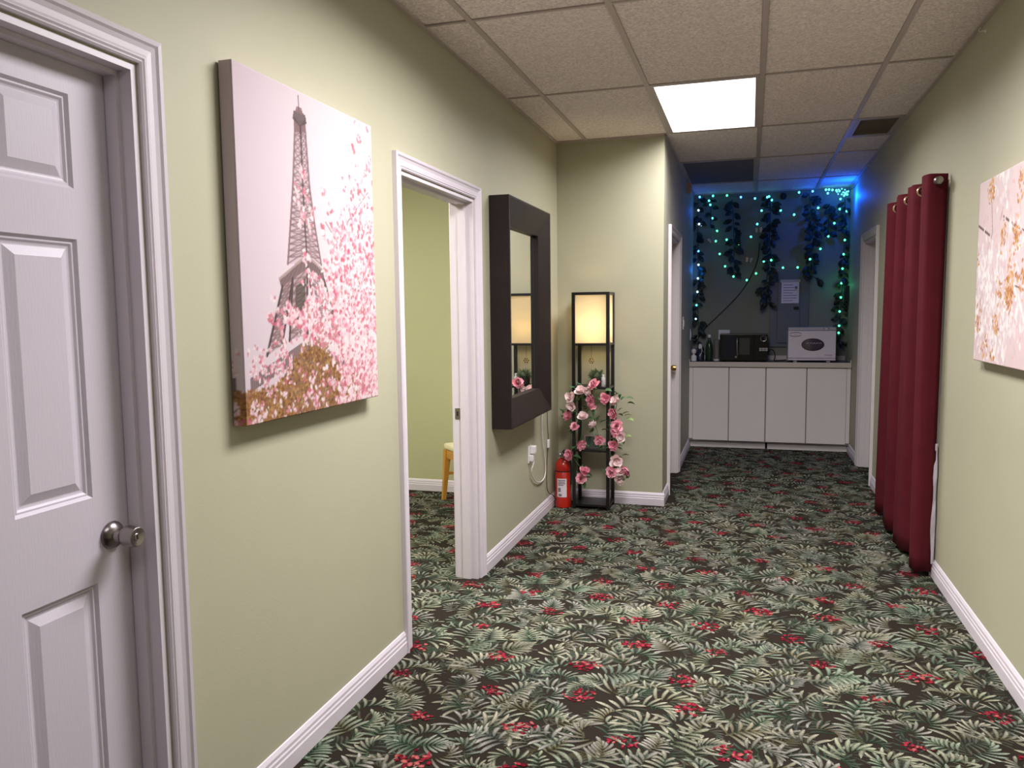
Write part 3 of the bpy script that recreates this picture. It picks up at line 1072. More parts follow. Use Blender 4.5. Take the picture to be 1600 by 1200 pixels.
ROSE = [mat('rose_pink', lin(244, 176, 190), .7, var=(60, .18)), mat('rose_blush', lin(250, 226, 224), .7, var=(60, .12)), mat('rose_deep', lin(236, 156, 174), .7, var=(60, .18))]
HEART = mat('rose_heart', lin(222, 120, 140), .7)


def rose_mesh(i):
    mb = MB()
    for n, R, Lp, Wp, tl, cup, lift in ((7, .003, .036, .017, .05, .35, 0), (7, .003, .034, .016, .42, .30, .003), (6, .002, .029, .014, .80, .20, .005), (4, .001, .025, .011, 1.15, .15, .007)):
        for k in range(n):
            petal(mb, R, Lp * random.uniform(.75, 1.18), Wp * random.uniform(.8, 1.2), tl + random.uniform(-.28, .28), 2 * PI * (k + .5 * (n % 2)) / n + random.uniform(-.35, .35), cup + random.uniform(-.3, .3), lift)
    o = mb.build('blossom_src', ROSE[i], fix=False)
    hb_ = MB().lathe([(.001, .004), (.003, .008), (.004, .014), (.003, .019), (.001, .021)], n=8)
    k = len(o.data.vertices)
    me = bpy.data.meshes.new('blossom')
    vs = [tuple(v.co) for v in o.data.vertices] + hb_.v
    fs = [tuple(p.vertices) for p in o.data.polygons] + [tuple(q + k for q in f) for f in hb_.f]
    me.from_pydata(vs, [], fs)
    me.materials.append(ROSE[i])
    me.materials.append(HEART)
    me.polygons.foreach_set('material_index', [0] * (len(fs) - len(hb_.f)) + [1] * len(hb_.f))
    me.shade_smooth()
    bpy.data.objects.remove(o)
    return me


def leaf_mesh(Ln, Wd, name='leaf', m=ROSELEAF):
    v, f = [], []
    n = 5
    for i in range(n + 1):
        s = i / n
        w = Wd * (math.sin(PI * s ** .8) ** .8 if 0 < s < 1 else .03)
        zz = .18 * Ln * math.sin(PI * s * .8)
        for j in (-1, 0, 1):
            v.append((Ln * s, j * w, zz + abs(j) * w * .35))
    for i in range(n):
        for j in range(2):
            k = i * 3 + j
            f.append((k, k + 1, k + 4, k + 3))
    me = bpy.data.meshes.new(name)
    me.from_pydata(v, [], f)
    me.materials.append(m)
    me.shade_smooth()
    return me


t = GARL = thing('rose_garland', 'garland of pink silk roses wound round the shelf lamp posts', 'flowers', (cx, ly0, .9))
RM = [rose_mesh(i) for i in range(3)]
LM = [leaf_mesh(.058, .019), leaf_mesh(.046, .016), leaf_mesh(.060, .017, 'leaf', PALELEAF)]
BL = [(929.6, 603, 1.25, 0), (907.5, 612.5, 1.2, 1), (925, 622, 1.15, 2), (945.4, 623, 1.15, 2), (893, 622, 1.2, 1), (964.4, 628, 1.2, 1), (922.7, 636, 1, 0), (959.7, 645.7, 1.15, 2),
      (889, 649.5, 1.1, 2), (910.6, 652.7, 1.1, 1), (929.6, 665.3, 1.1, 1), (963, 666, 1.2, 0), (961, 676, 1.1, 2), (969, 682, 1.15, 1), (936, 687, 1.05, 0), (958.7, 696, 1.1, 2),
      (906, 695, 1.1, 0), (890.7, 710.6, 1.15, 2), (962, 720, 1.3, 1), (979.6, 733.7, 1.15, 2), (956.5, 738, 1.15, 0), (969, 739, 1.0, 1), (967, 748.5, 1.05, 1), (912, 737.5, 1.1, 2), (907.5, 748.5, 1.05, 0),
      (894, 634, 1.0, 1), (898, 668, .9, 0), (917, 610, .9, 1)]


def put(name, me, parent, p, rot, s):
    o = bpy.data.objects.new(name, me)
    COL.objects.link(o)
    o.parent = parent
    o.location = Vector(p) - ORG[parent]
    o.rotation_euler = rot
    o.scale = (s, s, s)
    ORG[o] = ORG[parent]
    return o


RP = []
for x, y, s, k in BL:
    p = at(x, y, 1, ly0 - .022 - random.uniform(0, .02))
    RP.append(p)
    put('blossom', RM[k], GARL, p, (PI / 2 + random.uniform(-.9, .5), random.uniform(-.6, .6), random.uniform(-.8, .8)), s * 1.06)
    for _ in range(4):
        a = random.uniform(0, 2 * PI)
        q_ = p + Vector((.024 * math.cos(a), .014, .020 * math.sin(a)))
        put('leaf', LM[random.choice((0, 0, 1, 1, 2))], GARL, q_, (random.uniform(-.5, .5), -a, random.uniform(-.5, .5)), random.uniform(.7, 1.1))
chains = [[0, 27, 1, 4, 25, 8, 26, 9, 16, 17, 23, 24], [0, 2, 3, 5, 7, 11, 12, 13, 15, 18, 20, 21, 19], [2, 6, 10, 14], [18, 22]]
b = MB()
for ch in chains:
    b.tube([tuple(RP[i] + Vector((0, .016, 0))) for i in ch], .0024, 5, 1)
b.build('vine', ROSELEAF, GARL)
for x, y in ((978, 622), (980, 630), (975, 650), (978, 655), (972, 648), (955, 612), (915, 604), (911, 600), (958, 618), (944, 610), (938, 660), (926, 660), (945, 702), (950, 698), (934, 704), (972, 712), (940, 672), (900, 604), (884, 640)):
    p = at(x, y, 1, ly0 - .012)
    put('leaf', LM[2 if x > 970 and y > 640 else 0], GARL, p, (random.uniform(-.5, .5), random.uniform(-.6, .6) + (PI if x < 925 else 0), random.uniform(-.4, .4)), 1.0)

# things on the lamp's shelves
zs = 0.911
px_ = at(932, 604, 1, 5.70)
t = thing('potted_plant', 'small round leafy plant in white pot on the lamp middle shelf', 'plant', (px_.x, 5.70, zs))
MB().lathe([(.030, zs), (.036, zs + .004), (.044, zs + .062), (.046, zs + .066), (.041, zs + .066), (.038, zs + .056)], (px_.x, 5.70, 0)).build('pot', mat('dark_pot', lin(70, 66, 60), .6), t, smooth=True)
b = MB()
for i in range(150):
    th, ph = random.uniform(0, 2 * PI), math.acos(random.uniform(-.1, 1))
    d = Vector((math.sin(ph) * math.cos(th), math.sin(ph) * math.sin(th), math.cos(ph)))
    s = d.orthogonal().normalized()
    o_ = Vector((px_.x, 5.70, zs + .062))
    L_ = random.uniform(.050, .080)
    b.add([o_ + d * L_ * .45 - s * .002, o_ + d * L_ * .45 + s * .002, o_ + d * L_ * .8 + s * .004 + Vector((0, 0, -.004)), o_ + d * L_, o_ + d * L_ * .8 - s * .004 + Vector((0, 0, -.004))], [(0, 1, 2, 3, 4)])
b.lathe([(.02, zs + .055), (.032, zs + .068), (.030, zs + .086), (.012, zs + .098)], (px_.x, 5.70, 0), n=12)
stuff(b.build('foliage', mat('succulent_leaf', lin(92, 108, 76), .6, var=(40, .3)), t, fix=False))
q_ = at(942.5, 604, 1, 5.66)
t = thing('small_bottle', 'little white bottle on the lamp shelf beside the round plant', 'bottle', (q_.x, 5.66, zs))
MB().lathe([(.012, zs), (.014, zs + .003), (.014, zs + .060), (.012, zs + .066), (.007, zs + .069)], (q_.x, 5.66, 0), n=16).build('body', WHITEPL, t, smooth=True)
MB().lathe([(.009, zs + .069), (.009, zs + .086), (.007, zs + .088)], (q_.x, 5.66, 0), n=16).build('cap', WHITEPL, t, smooth=True)
zs = .446
q_ = at(926, 700, 1, 5.66)
t = thing('glass_picture_frame', 'small glass photo frame standing on the lamp lower shelf', 'frame', (q_.x, 5.66, zs))
fr = MB()
for a, b_, c, d in ((-.062, .062, 0, .010), (-.062, .062, .092, .102), (-.062, -.052, .010, .092), (.052, .062, .010, .092)):
    fr.box(q_.x + a, q_.x + b_, 5.655, 5.668, zs + c, zs + d)
fr.build('border', SILVER, t)
MB().box(q_.x - .052, q_.x + .052, 5.660, 5.664, zs + .010, zs + .092).build('pane', mat('dark_green_glass', lin(60, 78, 66), .08, coat=.5), t)
MB().add([(q_.x - .01, 5.668, zs + .07), (q_.x + .01, 5.668, zs + .07), (q_.x + .01, 5.72, zs), (q_.x - .01, 5.72, zs)], [(0, 1, 2, 3)]).build('prop', BLACKMATT, t)

# ------------------------------------------------------------------ fire extinguisher
ex, ey = -1.322, 5.63
t = thing('fire_extinguisher', 'red fire extinguisher with white label on the floor beside the shelf lamp', 'extinguisher', (ex, ey, 0))
R_ = .0605
MB().lathe([(.054, 0), (R_, .006), (R_, .272), (R_ - .0015, .274), (R_ - .0015, .279), (R_, .281), (R_, .312), (.057, .332), (.046, .352), (.030, .366), (.021, .371), (.021, .378)], (ex, ey, 0), n=36).build('cylinder', RED, t, smooth=True)
MB().lathe([(R_ + .0006, .273), (R_ + .001, .274), (R_ + .001, .280), (R_ + .0006, .281)], (ex, ey, 0), n=36).build('band', BLACKMATT, t)
lab = MB()
rr = []
a0 = math.atan2(-ey, -ex) - .20
for k in range(13):
    a = a0 + (k / 12 - .5) * 1.25
    rr.append([(ex + (R_ + .0008) * math.cos(a), ey + (R_ + .0008) * math.sin(a), z) for z in (.085, .225)])
lab.strip(rr, False, False)
lb = lab.build('paper_label', PAPER, t, fix=False)
for z, w, a_, m in ((.212, .9, 0, INK), (.200, .8, 0, INK), (.188, .9, 0, INK), (.176, .7, -.1, INK), (.150, .35, -.3, DARKINK), (.140, .35, -.3, DARKINK), (.130, .35, -.3, DARKINK), (.105, .40, -.2, DARKINK), (.096, .4, -.2, DARKINK)):
    r2 = []
    for k in range(7):
        a = a0 + a_ + (k / 6 - .5) * w
        r2.append([(ex + (R_ + .0014) * math.cos(a), ey + (R_ + .0014) * math.sin(a), zz) for zz in (z - .0032, z + .0032)])
    MB().strip(r2, False, False).build('printed_line', m, lb, fix=False)
MB().lathe([(.019, .376), (.019, .392), (.014, .394), (.014, .412), (.010, .416)], (ex, ey, 0), n=18).build('valve', SILVER, t, smooth=True)
MB().tube([(ex, ey, .408), (ex + .02, ey - .035, .412), (ex + .03, ey - .065, .392)], .006, 8, 1).build('carry_handle', BLACKMATT, t)
MB().tube([(ex - .005, ey + .01, .414), (ex + .012, ey - .03, .432), (ex + .022, ey - .06, .440)], .006, 8, 1).build('lever', BLACKMATT, t)
MB().lathe([(.012, 0), (.014, .004), (.014, .012), (.011, .014)], (ex - .022, ey - .016, .396), '-Y', 16).build('gauge', SILVER, t, smooth=True)
MB().tube([(ex + .012, ey - .004, .402), (ex + .045, ey - .022, .395), (ex + .066, ey - .032, .350), (ex + .068, ey - .034, .27), (ex + .067, ey - .032, .18)], .0065, 8, 2).build('hose', BLACKMATT, t)
b = MB()
for k in range(7):
    zc_ = .418 - .010 * k
    b.tube([(ex + .012 + .0045 * math.cos(a), ey - .066 + (.002 if k % 2 else 0) + (.002 * math.cos(a)), zc_ + .0065 * math.sin(a)) for a in [2 * PI * j / 8 for j in range(9)]], .0013, 5)
b.build('seal_chain', BLACKMATT, t)

# ------------------------------------------------------------------ stool in the side room
M_ = Matrix.Translation((-2.015, 5.600, 0)) @ Matrix.Rotation(math.radians(42), 4, 'Z')
t = thing('wooden_stool', 'honey wood stool with cream padded seat in the side room', 'stool', (-2.015, 5.600, 0))
s = .185
mb = MB(M_).box(-s, s, -s, s, .405, .455)
MB(M_).box(-s, s, -s, s, .408, .452).build('seat_cushion', CREAM, t, bevel=.018, smooth=True)
for x, y in ((-1, -1), (-1, 1), (1, -1), (1, 1)):
    o1, o2 = (x * (s - .024), y * (s - .024)), (x * (s + .004), y * (s + .004))
    rg = []
    for z, w in ((0, .015), (.15, .018), (.33, .024), (.405, .027)):
        k = z / .405
        cx_, cy_ = o2[0] + (o1[0] - o2[0]) * k, o2[1] + (o1[1] - o2[1]) * k
        rg.append([(cx_ - w, cy_ - w, z), (cx_ + w, cy_ - w, z), (cx_ + w, cy_ + w, z), (cx_ - w, cy_ + w, z)])
    MB(M_).strip(rg).build('leg', HONEY, t, bevel=.003)
for q in ((-s + .05, s - .05, -s + .008, -s + .03), (-s + .05, s - .05, s - .03, s - .008), (-s + .008, -s + .03, -s + .05, s - .05), (s - .03, s - .008, -s + .05, s - .05)):
    MB(M_).box(*q, .340, .404).build('apron', HONEY, t)
for q in ((-s + .03, s - .03, -s + .01, -s + .028), (-s + .03, s - .03, s - .028, s - .01)):
    MB(M_).box(*q, .20, .222).build('stretcher', HONEY, t)

# ------------------------------------------------------------------ curtain
t = CURT = thing('curtain', 'burgundy velvet grommet curtain hanging on the right wall rod', 'curtain', (.915, 5.15, 0))
ctr, amp, per = .915, .050, .385
path = [(.970, 4.600), (.945, 4.592), (.915, 4.583), (.885, 4.576)]
nW = 170
ye = 5.80
for i in range(nW + 1):
    y = 4.592 + (ye - 4.592) * i / nW
    ph = (y - 4.640) / per * 2 * PI
    c = math.tanh(2.4 * math.cos(ph)) / math.tanh(2.4) + .10 * math.sin(2.7 * ph + 1)
    c *= (1.0, .94, 1.0, .86, .95)[int((y - 4.45) / per) % 5]
    path.append((ctr - amp * max(-1.05, min(1.05, c)), y))
zs_ = [.030, .12, .35, .7, 1.1, 1.5, 1.85, 2.06, 2.150]
rings = []
for z in zs_:
    k = 1 - z / 2.15
    ring = []
    for i, (x, y) in enumerate(path):
        am = 1 - .18 * k * (.5 + .5 * math.sin(i * .045 + 1.0)) + .06 * k * math.sin(i * .21)
        xx = ctr + (x - ctr) * am - .005 * k * math.sin(i * .12)
        yy = y + k * .014 * math.sin(i * .085 + 2) + (y - 4.6) * .16 * k * (1 if y > 4.6 else 0)
        ring.append((min(xx, .976), yy, z + .005 * k * math.sin(i * .22)))
    rings.append(ring)
cl = MB().strip(rings, False, False).build('curtain_panel', CURTAIN, CURT, smooth=False, fix=False)
cl.data.shade_smooth()
sd = cl.modifiers.new('thick', 'SOLIDIFY')
sd.thickness = .004
sd.offset = 0
# white lining strip hanging behind the near edge
ln = []
for z in [.075 + i * .06 for i in range(12)]:
    w = .012 + .004 * math.sin(z * 21)
    ln.append([(.954 + .004 * math.sin(z * 17), 4.604, z), (.974 - .003 * math.sin(z * 11) ** 2, 4.606 + .004 * math.sin(z * 30), z)])
MB().strip(ln, False, False).build('lining', LINING, CURT, fix=False)
GOLDRING = mat('pale_gold_ring', lin(200, 176, 140), 0.3, 1.0)
# rod, brackets, finial, grommets
t = ROD = thing('curtain_rod', 'silver rod with round end cap carrying the burgundy curtain', 'rod', (ctr, 5.15, 2.11))
MB().tube([(ctr, 4.555, 2.108), (ctr, 5.88, 2.108)], .0125, 16).build('rod', NICKEL, ROD, smooth=True)
MB().lathe([(.012, -.004), (.021, 0), (.023, .006), (.022, .022), (.017, .028), (.003, .030)], (ctr, 4.556, 2.108), '-Y', 24).build('finial', NICKEL, ROD, smooth=True)
for y in (4.70, 5.85):
    MB().tube([(XR - .001, y, 2.085), (ctr + .02, y, 2.085), (ctr, y, 2.094)], .006, 8).box(XR - .005, XR - .0005, y - .012, y + .012, 2.05, 2.12).build('bracket', NICKEL, ROD)
for k in range(7):
    y = 4.640 + per * (.25 + .5 * k)
    if y > 5.78:
        break
    rg = MB()
    pts = [(ctr + .0260 * math.cos(a), y + .0045 * math.cos(a) * (1 if k % 2 == 0 else -1), 2.108 + .0260 * math.sin(a)) for a in [2 * PI * j / 20 for j in range(21)]]
    rg.tube(pts, .0050, 8).build('grommet', GOLDRING, CURT, smooth=True)

# wall hooks
for i, (x, y, lb) in enumerate(((1541, 48, 'tiny screw hook high on the right wall near the ceiling, above the blossom canvas'), (1358, 259, 'tiny screw hook high on the right wall beside the blue glow'))):
    p = at(x, y, 0, XR)
    t = thing('screw_hook', lb, 'hook', tuple(p), 'screw hooks on the right wall')
    MB().lathe([(.008, 0), (.009, .002), (.006, .004), (.003, .012), (.003, .018)], tuple(p), '-X', 14).build('base', WHITEPL, t, smooth=True)
    MB().tube([(p.x - .016, p.y, p.z), (p.x - .026, p.y, p.z - .004), (p.x - .030, p.y, p.z + .008), (p.x - .022, p.y, p.z + .014)], .0025, 6, 1).build('hook', WHITEPL, t, smooth=True)

# ------------------------------------------------------------------ nook: base cabinets and worktop
CF = 8.45
ZT = .872
for (a, b, d1_, d2_, side, lb) in ((XN + .003, .1825, (-.567, -.204), (-.196, .163), 0, 'white two-door base cabinet under the microwave'), (.1835, XR - .004, (.173, .560), (.568, .940), 1, 'white two-door base cabinet under the towel warmer')):
    t = thing('base_cabinet', lb, 'cabinet', ((a + b) / 2, 8.68, 0), 'white base cabinets in the nook')
    MB().box(a, b, CF + .022, YB - .004, .078, ZT).build('body', CABSIDE, t)
    MB().box(a + .01, b - .01, CF + .082, CF + .10, .0, .078).build('toe_kick', CABINET, t)
    for y0_, y1_ in (d1_, d2_):
        MB().box(y0_ + .001, y1_ - .001, CF, CF + .020, .088, ZT - .012).build('door', CABINET, t, bevel=.0015)
    if side == 0:
        MB().box(a, d1_[0] - .002, CF + .004, CF + .021, .10, ZT - .004).build('filler', CABINET, t)
    else:
        MB().box(d2_[1] + .002, b, CF + .004, CF + .021, .10, ZT - .004).build('filler', CABINET, t)
t = thing('worktop', 'dark worktop with beige front edge across both nook cabinets', 'counter', (.18, 8.68, ZT))
MB().box(XN + .002, XR - .003, CF - .008, YB - .003, ZT, .915).build('slab', COUNTERTOP, t)
MB().box(XN + .002, XR - .003, CF - .022, CF - .008, ZT - .004, .919).build('front_edge', COUNTEREDGE, t, bevel=.002)
MB().box(XN + .002, XN + .010, CF - .02, CF + .03, .9195, .945).build('end_stop', COUNTEREDGE, t)
MB().box(XR - .012, XR - .003, CF - .02, CF + .03, .9195, .945).build('end_stop', COUNTEREDGE, t)
MB().box(XN + .012, XR - .014, YB - .018, YB - .003, .915, .962).build('splash_strip', COUNTEREDGE, t)
ZW = .9155

# microwave
x0, x1, y0, y1 = -.302, .184, 8.545, 8.86
t = thing('microwave', 'black countertop microwave with chrome dial on the dark worktop', 'microwave', ((x0 + x1) / 2, 8.7, ZW))
MB().box(x0, x1, y0 + .022, y1, ZW + .010, 1.205).build('body', BLACK, t, bevel=.004)
MB().box(x0 + .03, x0 + .06, y0 + .05, y0 + .08, ZW, ZW + .010).box(x1 - .06, x1 - .03, y0 + .05, y0 + .08, ZW, ZW + .010).box(x0 + .03, x0 + .06, y1 - .08, y1 - .05, ZW, ZW + .010).box(x1 - .06, x1 - .03, y1 - .08, y1 - .05, ZW, ZW + .010).build('feet', BLACKMATT, t)
dr = MB().box(x0 + .003, x0 + .345, y0, y0 + .021, ZW + .014, 1.200).build('door', GLOSSBLACK, t, bevel=.003)
MB().box(x0 + .030, x0 + .165, y0 - .0015, y0 - .0002, ZW + .030, 1.188).build('dark_blue_pane', BLUEGLOSS, dr)
MB().box(x0 + .200, x0 + .305, y0 - .0012, y0 - .0002, ZW + .075, 1.165).build('window', mat('smoked_window', lin(66, 66, 64), .2), dr)
hd = MB().tube([(x0 + .182, y0 - .001, ZW + .04), (x0 + .182, y0 - .022, ZW + .055), (x0 + .178, y0 - .024, ZW + .14), (x0 + .176, y0 - .022, 1.150), (x0 + .176, y0 - .001, 1.165)], .0055, 10, 1).build('handle', SILVER, dr, smooth=True)
MB().box(x0 + .158, x0 + .186, y0 - .006, y0 - .001, ZW + .040, ZW + .060).build('latch_badge', SILVER, dr)
cpn = MB().box(x0 + .348, x1 - .003, y0 - .004, y0 + .021, ZW + .014, 1.200).build('control_panel', GLOSSBLACK, t, bevel=.003)
pc = at(1193, 529, 1, y0 - .006)
rg = MB()
rg.tube([(pc.x + .028 * math.cos(a), y0 - .010, pc.z + .028 * math.sin(a)) for a in [2 * PI * j / 28 for j in range(29)]], .0042, 8).build('dial_ring', SILVER, cpn, smooth=True)
MB().lathe([(.022, 0), (.022, .010), (.018, .014), (.004, .015)], (pc.x, y0 - .0042, pc.z), '-Y', 24).build('dial', GLOSSBLACK, cpn, smooth=True)
for r in range(2):
    for c in range(3):
        p = at(1188.2 + 4.6 * c, 544.6 + 2.8 * r, 1, y0 - .006)
        MB().box(p.x - .0125, p.x + .0125, y0 - .0068, y0 - .0042, p.z - .0065, p.z + .0065).build('button', STRIPGREY, cpn)
p = at(1180.5, 534, 1, y0)
MB().box(p.x - .010, p.x + .010, y0 - .0035, y0 - .0001, p.z - .012, p.z + .010).build('badge', SILVER, dr)
tag(MB().tube([(x1 + .001, 8.80, 1.00), (x1 + .03, 8.80, 1.03), (x1 + .065, 8.76, 1.03), (x1 + .08, 8.70, .96), (x1 + .06, 8.66, ZW + .005), (x1 + .10, 8.72, ZW + .005), (x1 + .17, 8.78, ZW + .005), (x1 + .19, 8.84, ZW + .005)], .005, 8, 2).build('appliance_cord', BLACKMATT), 'black cord looping between the microwave and the towel warmer', 'cord')

# towel warmer
x0, x1, y0, y1 = .380, .838, 8.52, 8.80
z0, z1 = ZW + .020, 1.272
t = thing('towel_warmer', 'white towel warmer cabinet with oval window on the worktop', 'appliance', ((x0 + x1) / 2, 8.66, ZW))
for xx in (x0 + .055, x1 - .085):
    for yy in (y0 + .02, y1 - .05):
        MB().box(xx, xx + .035, yy, yy + .03, ZW, z0).build('foot', STRIPGREY, t, bevel=.003)
MB().box(x0, x1, y0 + .026, y1, z0, z1 - .032).build('body', WARMER, t, bevel=.003)
MB().box(x0 - .001, x1 + .001, y0 + .004, y1, z1 - .031, z1).build('top_panel', STRIPGREY, t, bevel=.004)
dr = MB().box(x0 + .001, x1 - .001, y0, y0 + .024, z0 + .024, z1 - .034).build('door', WARMER, t, bevel=.003)
MB().box(x0 + .001, x1 - .001, y0 + .004, y0 + .025, z0, z0 + .020).build('base_rail', WARMER, t, bevel=.002)
pc = at(1270, 538.5, 1, y0)


def oval(mb, rx, rz, ya, yb, n=36, cx_=0, cz_=0):
    mb.strip([[(cx_ + rx * math.cos(2 * PI * k / n), y, cz_ + rz * math.sin(2 * PI * k / n)) for k in range(n)] for y in (ya, yb)])
    return mb


oval(MB(), .109, .064, y0 - .004, y0 - .0001, cx_=pc.x, cz_=pc.z).build('window_trim', BLACKMATT, dr)
ow = oval(MB(), .100, .056, y0 - .0052, y0 - .0041, cx_=pc.x, cz_=pc.z).build('oval_window', OVAL, dr)
for k in range(5):
    px2 = pc.x - .060 + .030 * k
    MB().tube([(px2, y0 - .0056, pc.z + .008), (px2 + .012, y0 - .0058, pc.z + .022), (px2 + .024, y0 - .0056, pc.z + .010)], .0028, 6, 1).build('rolled_towel_shape', STRIPGREY, ow)
pc = at(1243, 522.5, 1, y0)
for sg in (1, -1):
    MB().tube([(pc.x - .056, y0 - .001, pc.z + sg * .008), (pc.x - .03, y0 - .002, pc.z + sg * .019), (pc.x + .03, y0 - .002, pc.z + sg * .019), (pc.x + .056, y0 - .001, pc.z + sg * .008)], .0032, 6, 1).build('handle_rim', INK, dr)
MB().lathe([(.007, 0), (.006, .002), (.001, .003)], (pc.x, y0, pc.z), '-Y', 12).build('handle_stud', SILVER, dr)
pc = at(1294.5, 555, 1, y0)
for k in range(8):
    h_ = (.010, .007, .007, .010, .007, .007, .009, .007)[k]
    MB().box(pc.x - .036 + .0092 * k, pc.x - .030 + .0092 * k, y0 - .0008, y0 - .0001, pc.z - .004, pc.z - .004 + h_).build('logo_stroke', PINKINK, dr)
pc = at(1291, 512.8, 1, y0)
for k in range(3):
    MB().box(pc.x - .03 + .024 * k, pc.x - .016 + .024 * k, y0 + .002, y0 + .0039, z1 - .020, z1 - .010).build('indicator', INK if k != 1 else WHITEPL, t)

# electrical panel on the end wall
a, b_ = at(1204, 423, 1, YB), at(1262, 545, 1, YB)
t = thing('breaker_panel', 'blue grey breaker panel door on the dark end wall', 'panel', ((a.x + b_.x) / 2, YB, 1.06))
MB().box(a.x, b_.x, YB - .022, YB - .0005, 1.055, 1.870).build('surround', PANELGREY, t, bevel=.003)
i0, i1 = at(1216, 430, 1, YB - .03), at(1250, 470, 1, YB - .03)
dr = MB().box(i0.x, i1.x, YB - .040, YB - .0225, 1.10, 1.845).build('panel_door', PANELGREY, t, bevel=.004)
l = at(1244, 481.5, 1, YB - .04)
MB().box(l.x - .026, l.x + .026, YB - .050, YB - .0405, l.z - .016, l.z + .016).build('latch', BLACKMATT, dr, bevel=.002)
s0, s1 = at(1221.3, 441, 1, YB - .042), at(1248, 473.5, 1, YB - .042)
t = thing('paper_sheet', 'white paper sheet clipped on the breaker panel door', 'paper', (s0.x, YB - .042, s1.z))
MB().box(s0.x, s1.x, YB - .0425, YB - .0410, s1.z, s0.z).build('sheet', PAPER, t)
MB().box(s0.x - .012, s1.x + .012, YB - .048, YB - .0428, s0.z - .002, s0.z + .026).build('clip_bar', STRIPGREY, t)
for k in range(7):
    z = s0.z - .03 - .028 * k
    MB().box(s0.x + .018, s1.x - (.02 if k % 3 else .06), YB - .0431, YB - .0426, z - .003, z + .003).build('printed_line', INK, t)
MB().box(s1.x - .040, s1.x - .016, YB - .0432, YB - .0426, s0.z - .075, s0.z - .045).build('printed_mark', INK, t)

# outlet behind the microwave, switch on the nook wall
p = at(1131.5, 524, 1, YB)
t = thing('wall_outlet', 'pale outlet plate on the dark end wall above the microwave', 'outlet', (p.x, YB, p.z))
MB().box(p.x - .060, p.x + .060, YB - .007, YB - .0005, p.z - .060, p.z + .060).build('cover_plate', WHITEPL, t, bevel=.002)
for dx in (-.028, .028):
    MB().box(p.x + dx - .016, p.x + dx + .016, YB - .009, YB - .0072, p.z - .034, p.z + .034).build('socket_face', PAPER, t)
for px1, py1, w_, lb in ((1067, 505, .038, 'white light switch on the nook wall past the brass knob door'), (1078.3, 523, .036, 'pale switch plate on the nook wall just above the worktop end')):
    p = at(px1, py1, 0, XN)
    if p.y > 8.8:
        p.y = 8.72
    t = thing('light_switch', lb, 'switch', tuple(p))
    MB().box(XN + .0005, XN + .007, p.y - w_, p.y + w_, p.z - .060, p.z + .060).build('cover_plate', WHITEPL, t, bevel=.002)
    MB().box(XN + .007, XN + .013, p.y - .014, p.y + .014, p.z - .030, p.z + .030).build('rocker', WHITEPL, t, bevel=.002)

# bottles and small things on the left of the worktop


def lathe_thing(name, label, cat, x, y, parts, group=None):
    t = thing(name, label, cat, (x, y, ZW), group)
    for nm, m, prof in parts:
        MB().lathe([(r, ZW + h) for r, h in prof], (x, y, 0), n=20).build(nm, m, t, smooth=True)
    return t


gx = at(1108, 555, 1, 8.66).x
lathe_thing('glass_bottle', 'green glass bottle with pale cap left of the microwave', 'bottle', gx, 8.66,
            [('body', GREENBOTTLE, [(.034, 0), (.038, .006), (.040, .12), (.036, .17), (.020, .215), (.014, .225), (.014, .250)]), ('cap', WHITEPL, [(.0155, .251), (.016, .280), (.012, .282)])], 'bottles by the microwave')
gx2 = at(1119.5, 555, 1, 8.70).x
t = lathe_thing('clear_jar', 'tall clear plastic jar with white base beside the microwave', 'jar', gx2, 8.70,
                [('body', CLEARPL, [(.030, .020), (.031, .024), (.033, .200), (.034, .225), (.030, .228)]), ('base', WHITEPL, [(.032, 0), (.034, .002), (.034, .016), (.030, .019)])])
gx3 = at(1084, 555, 1, 8.60).x
lathe_thing('lotion_dispenser', 'short white lotion dispenser at the far left worktop end', 'bottle', gx3, 8.60,
            [('body', WHITEPL, [(.026, 0), (.030, .004), (.030, .052), (.024, .062), (.012, .066), (.012, .082)]), ('pump_head', WHITEPL, [(.020, .083), (.024, .090), (.026, .112), (.020, .128), (.006, .133)])], 'bottles by the microwave')
gx4 = at(1094, 555, 1, 8.70).x
t = lathe_thing('spray_bottle', 'dark blue spray bottle with white oval trigger head by the ivy', 'bottle', gx4, 8.70,
                [('body', mat('dark_blue_plastic', lin(36, 42, 70), .3), [(.040, 0), (.044, .004), (.044, .075), (.030, .100), (.014, .112), (.014, .124)]), ('head', WHITEPL, [(.013, .125), (.020, .132), (.022, .155), (.017, .175), (.006, .180)])])
MB().tube([(gx4 + .012, 8.675, ZW + .155), (gx4 + .022, 8.655, ZW + .120), (gx4 + .016, 8.652, ZW + .080), (gx4 - .006, 8.652, ZW + .050)], .0035, 6, 2).build('tube', WHITEPL, t, smooth=True)

# little boxes high on the walls
p = at(1073, 294, 0, XN)
t = thing('wall_sensor', 'small tan box on the nook wall just under the ceiling', 'sensor', tuple(p))
MB().box(XN + .0005, XN + .045, p.y - .03, p.y + .03, p.z - .050, p.z + .050).build('housing', TANBOX, t, bevel=.004)
MB().box(XN + .012, XN + .034, p.y - .0315, p.y - .0302, p.z - .03, p.z + .02).build('lens', mat('tan_lens', lin(206, 164, 146), .4), t)
p = at(1224, 307, 1, YB)
t = thing('wall_camera', 'small round black camera high on the dark end wall', 'camera', (p.x, YB, p.z))
MB().lathe([(.030, 0.0005), (.033, .006), (.034, .030), (.028, .040), (.012, .043)], tuple(p), '-Y', 20).build('housing', BLACKMATT, t, smooth=True)
MB().lathe([(.014, .0435), (.012, .048), (.004, .050)], tuple(p), '-Y', 16).build('lens', GLOSSBLACK, t, smooth=True)
p = at(1327, 458, 0, XR)
t = thing('wall_box', 'small black box on the right wall behind the ivy end', 'box', tuple(p))
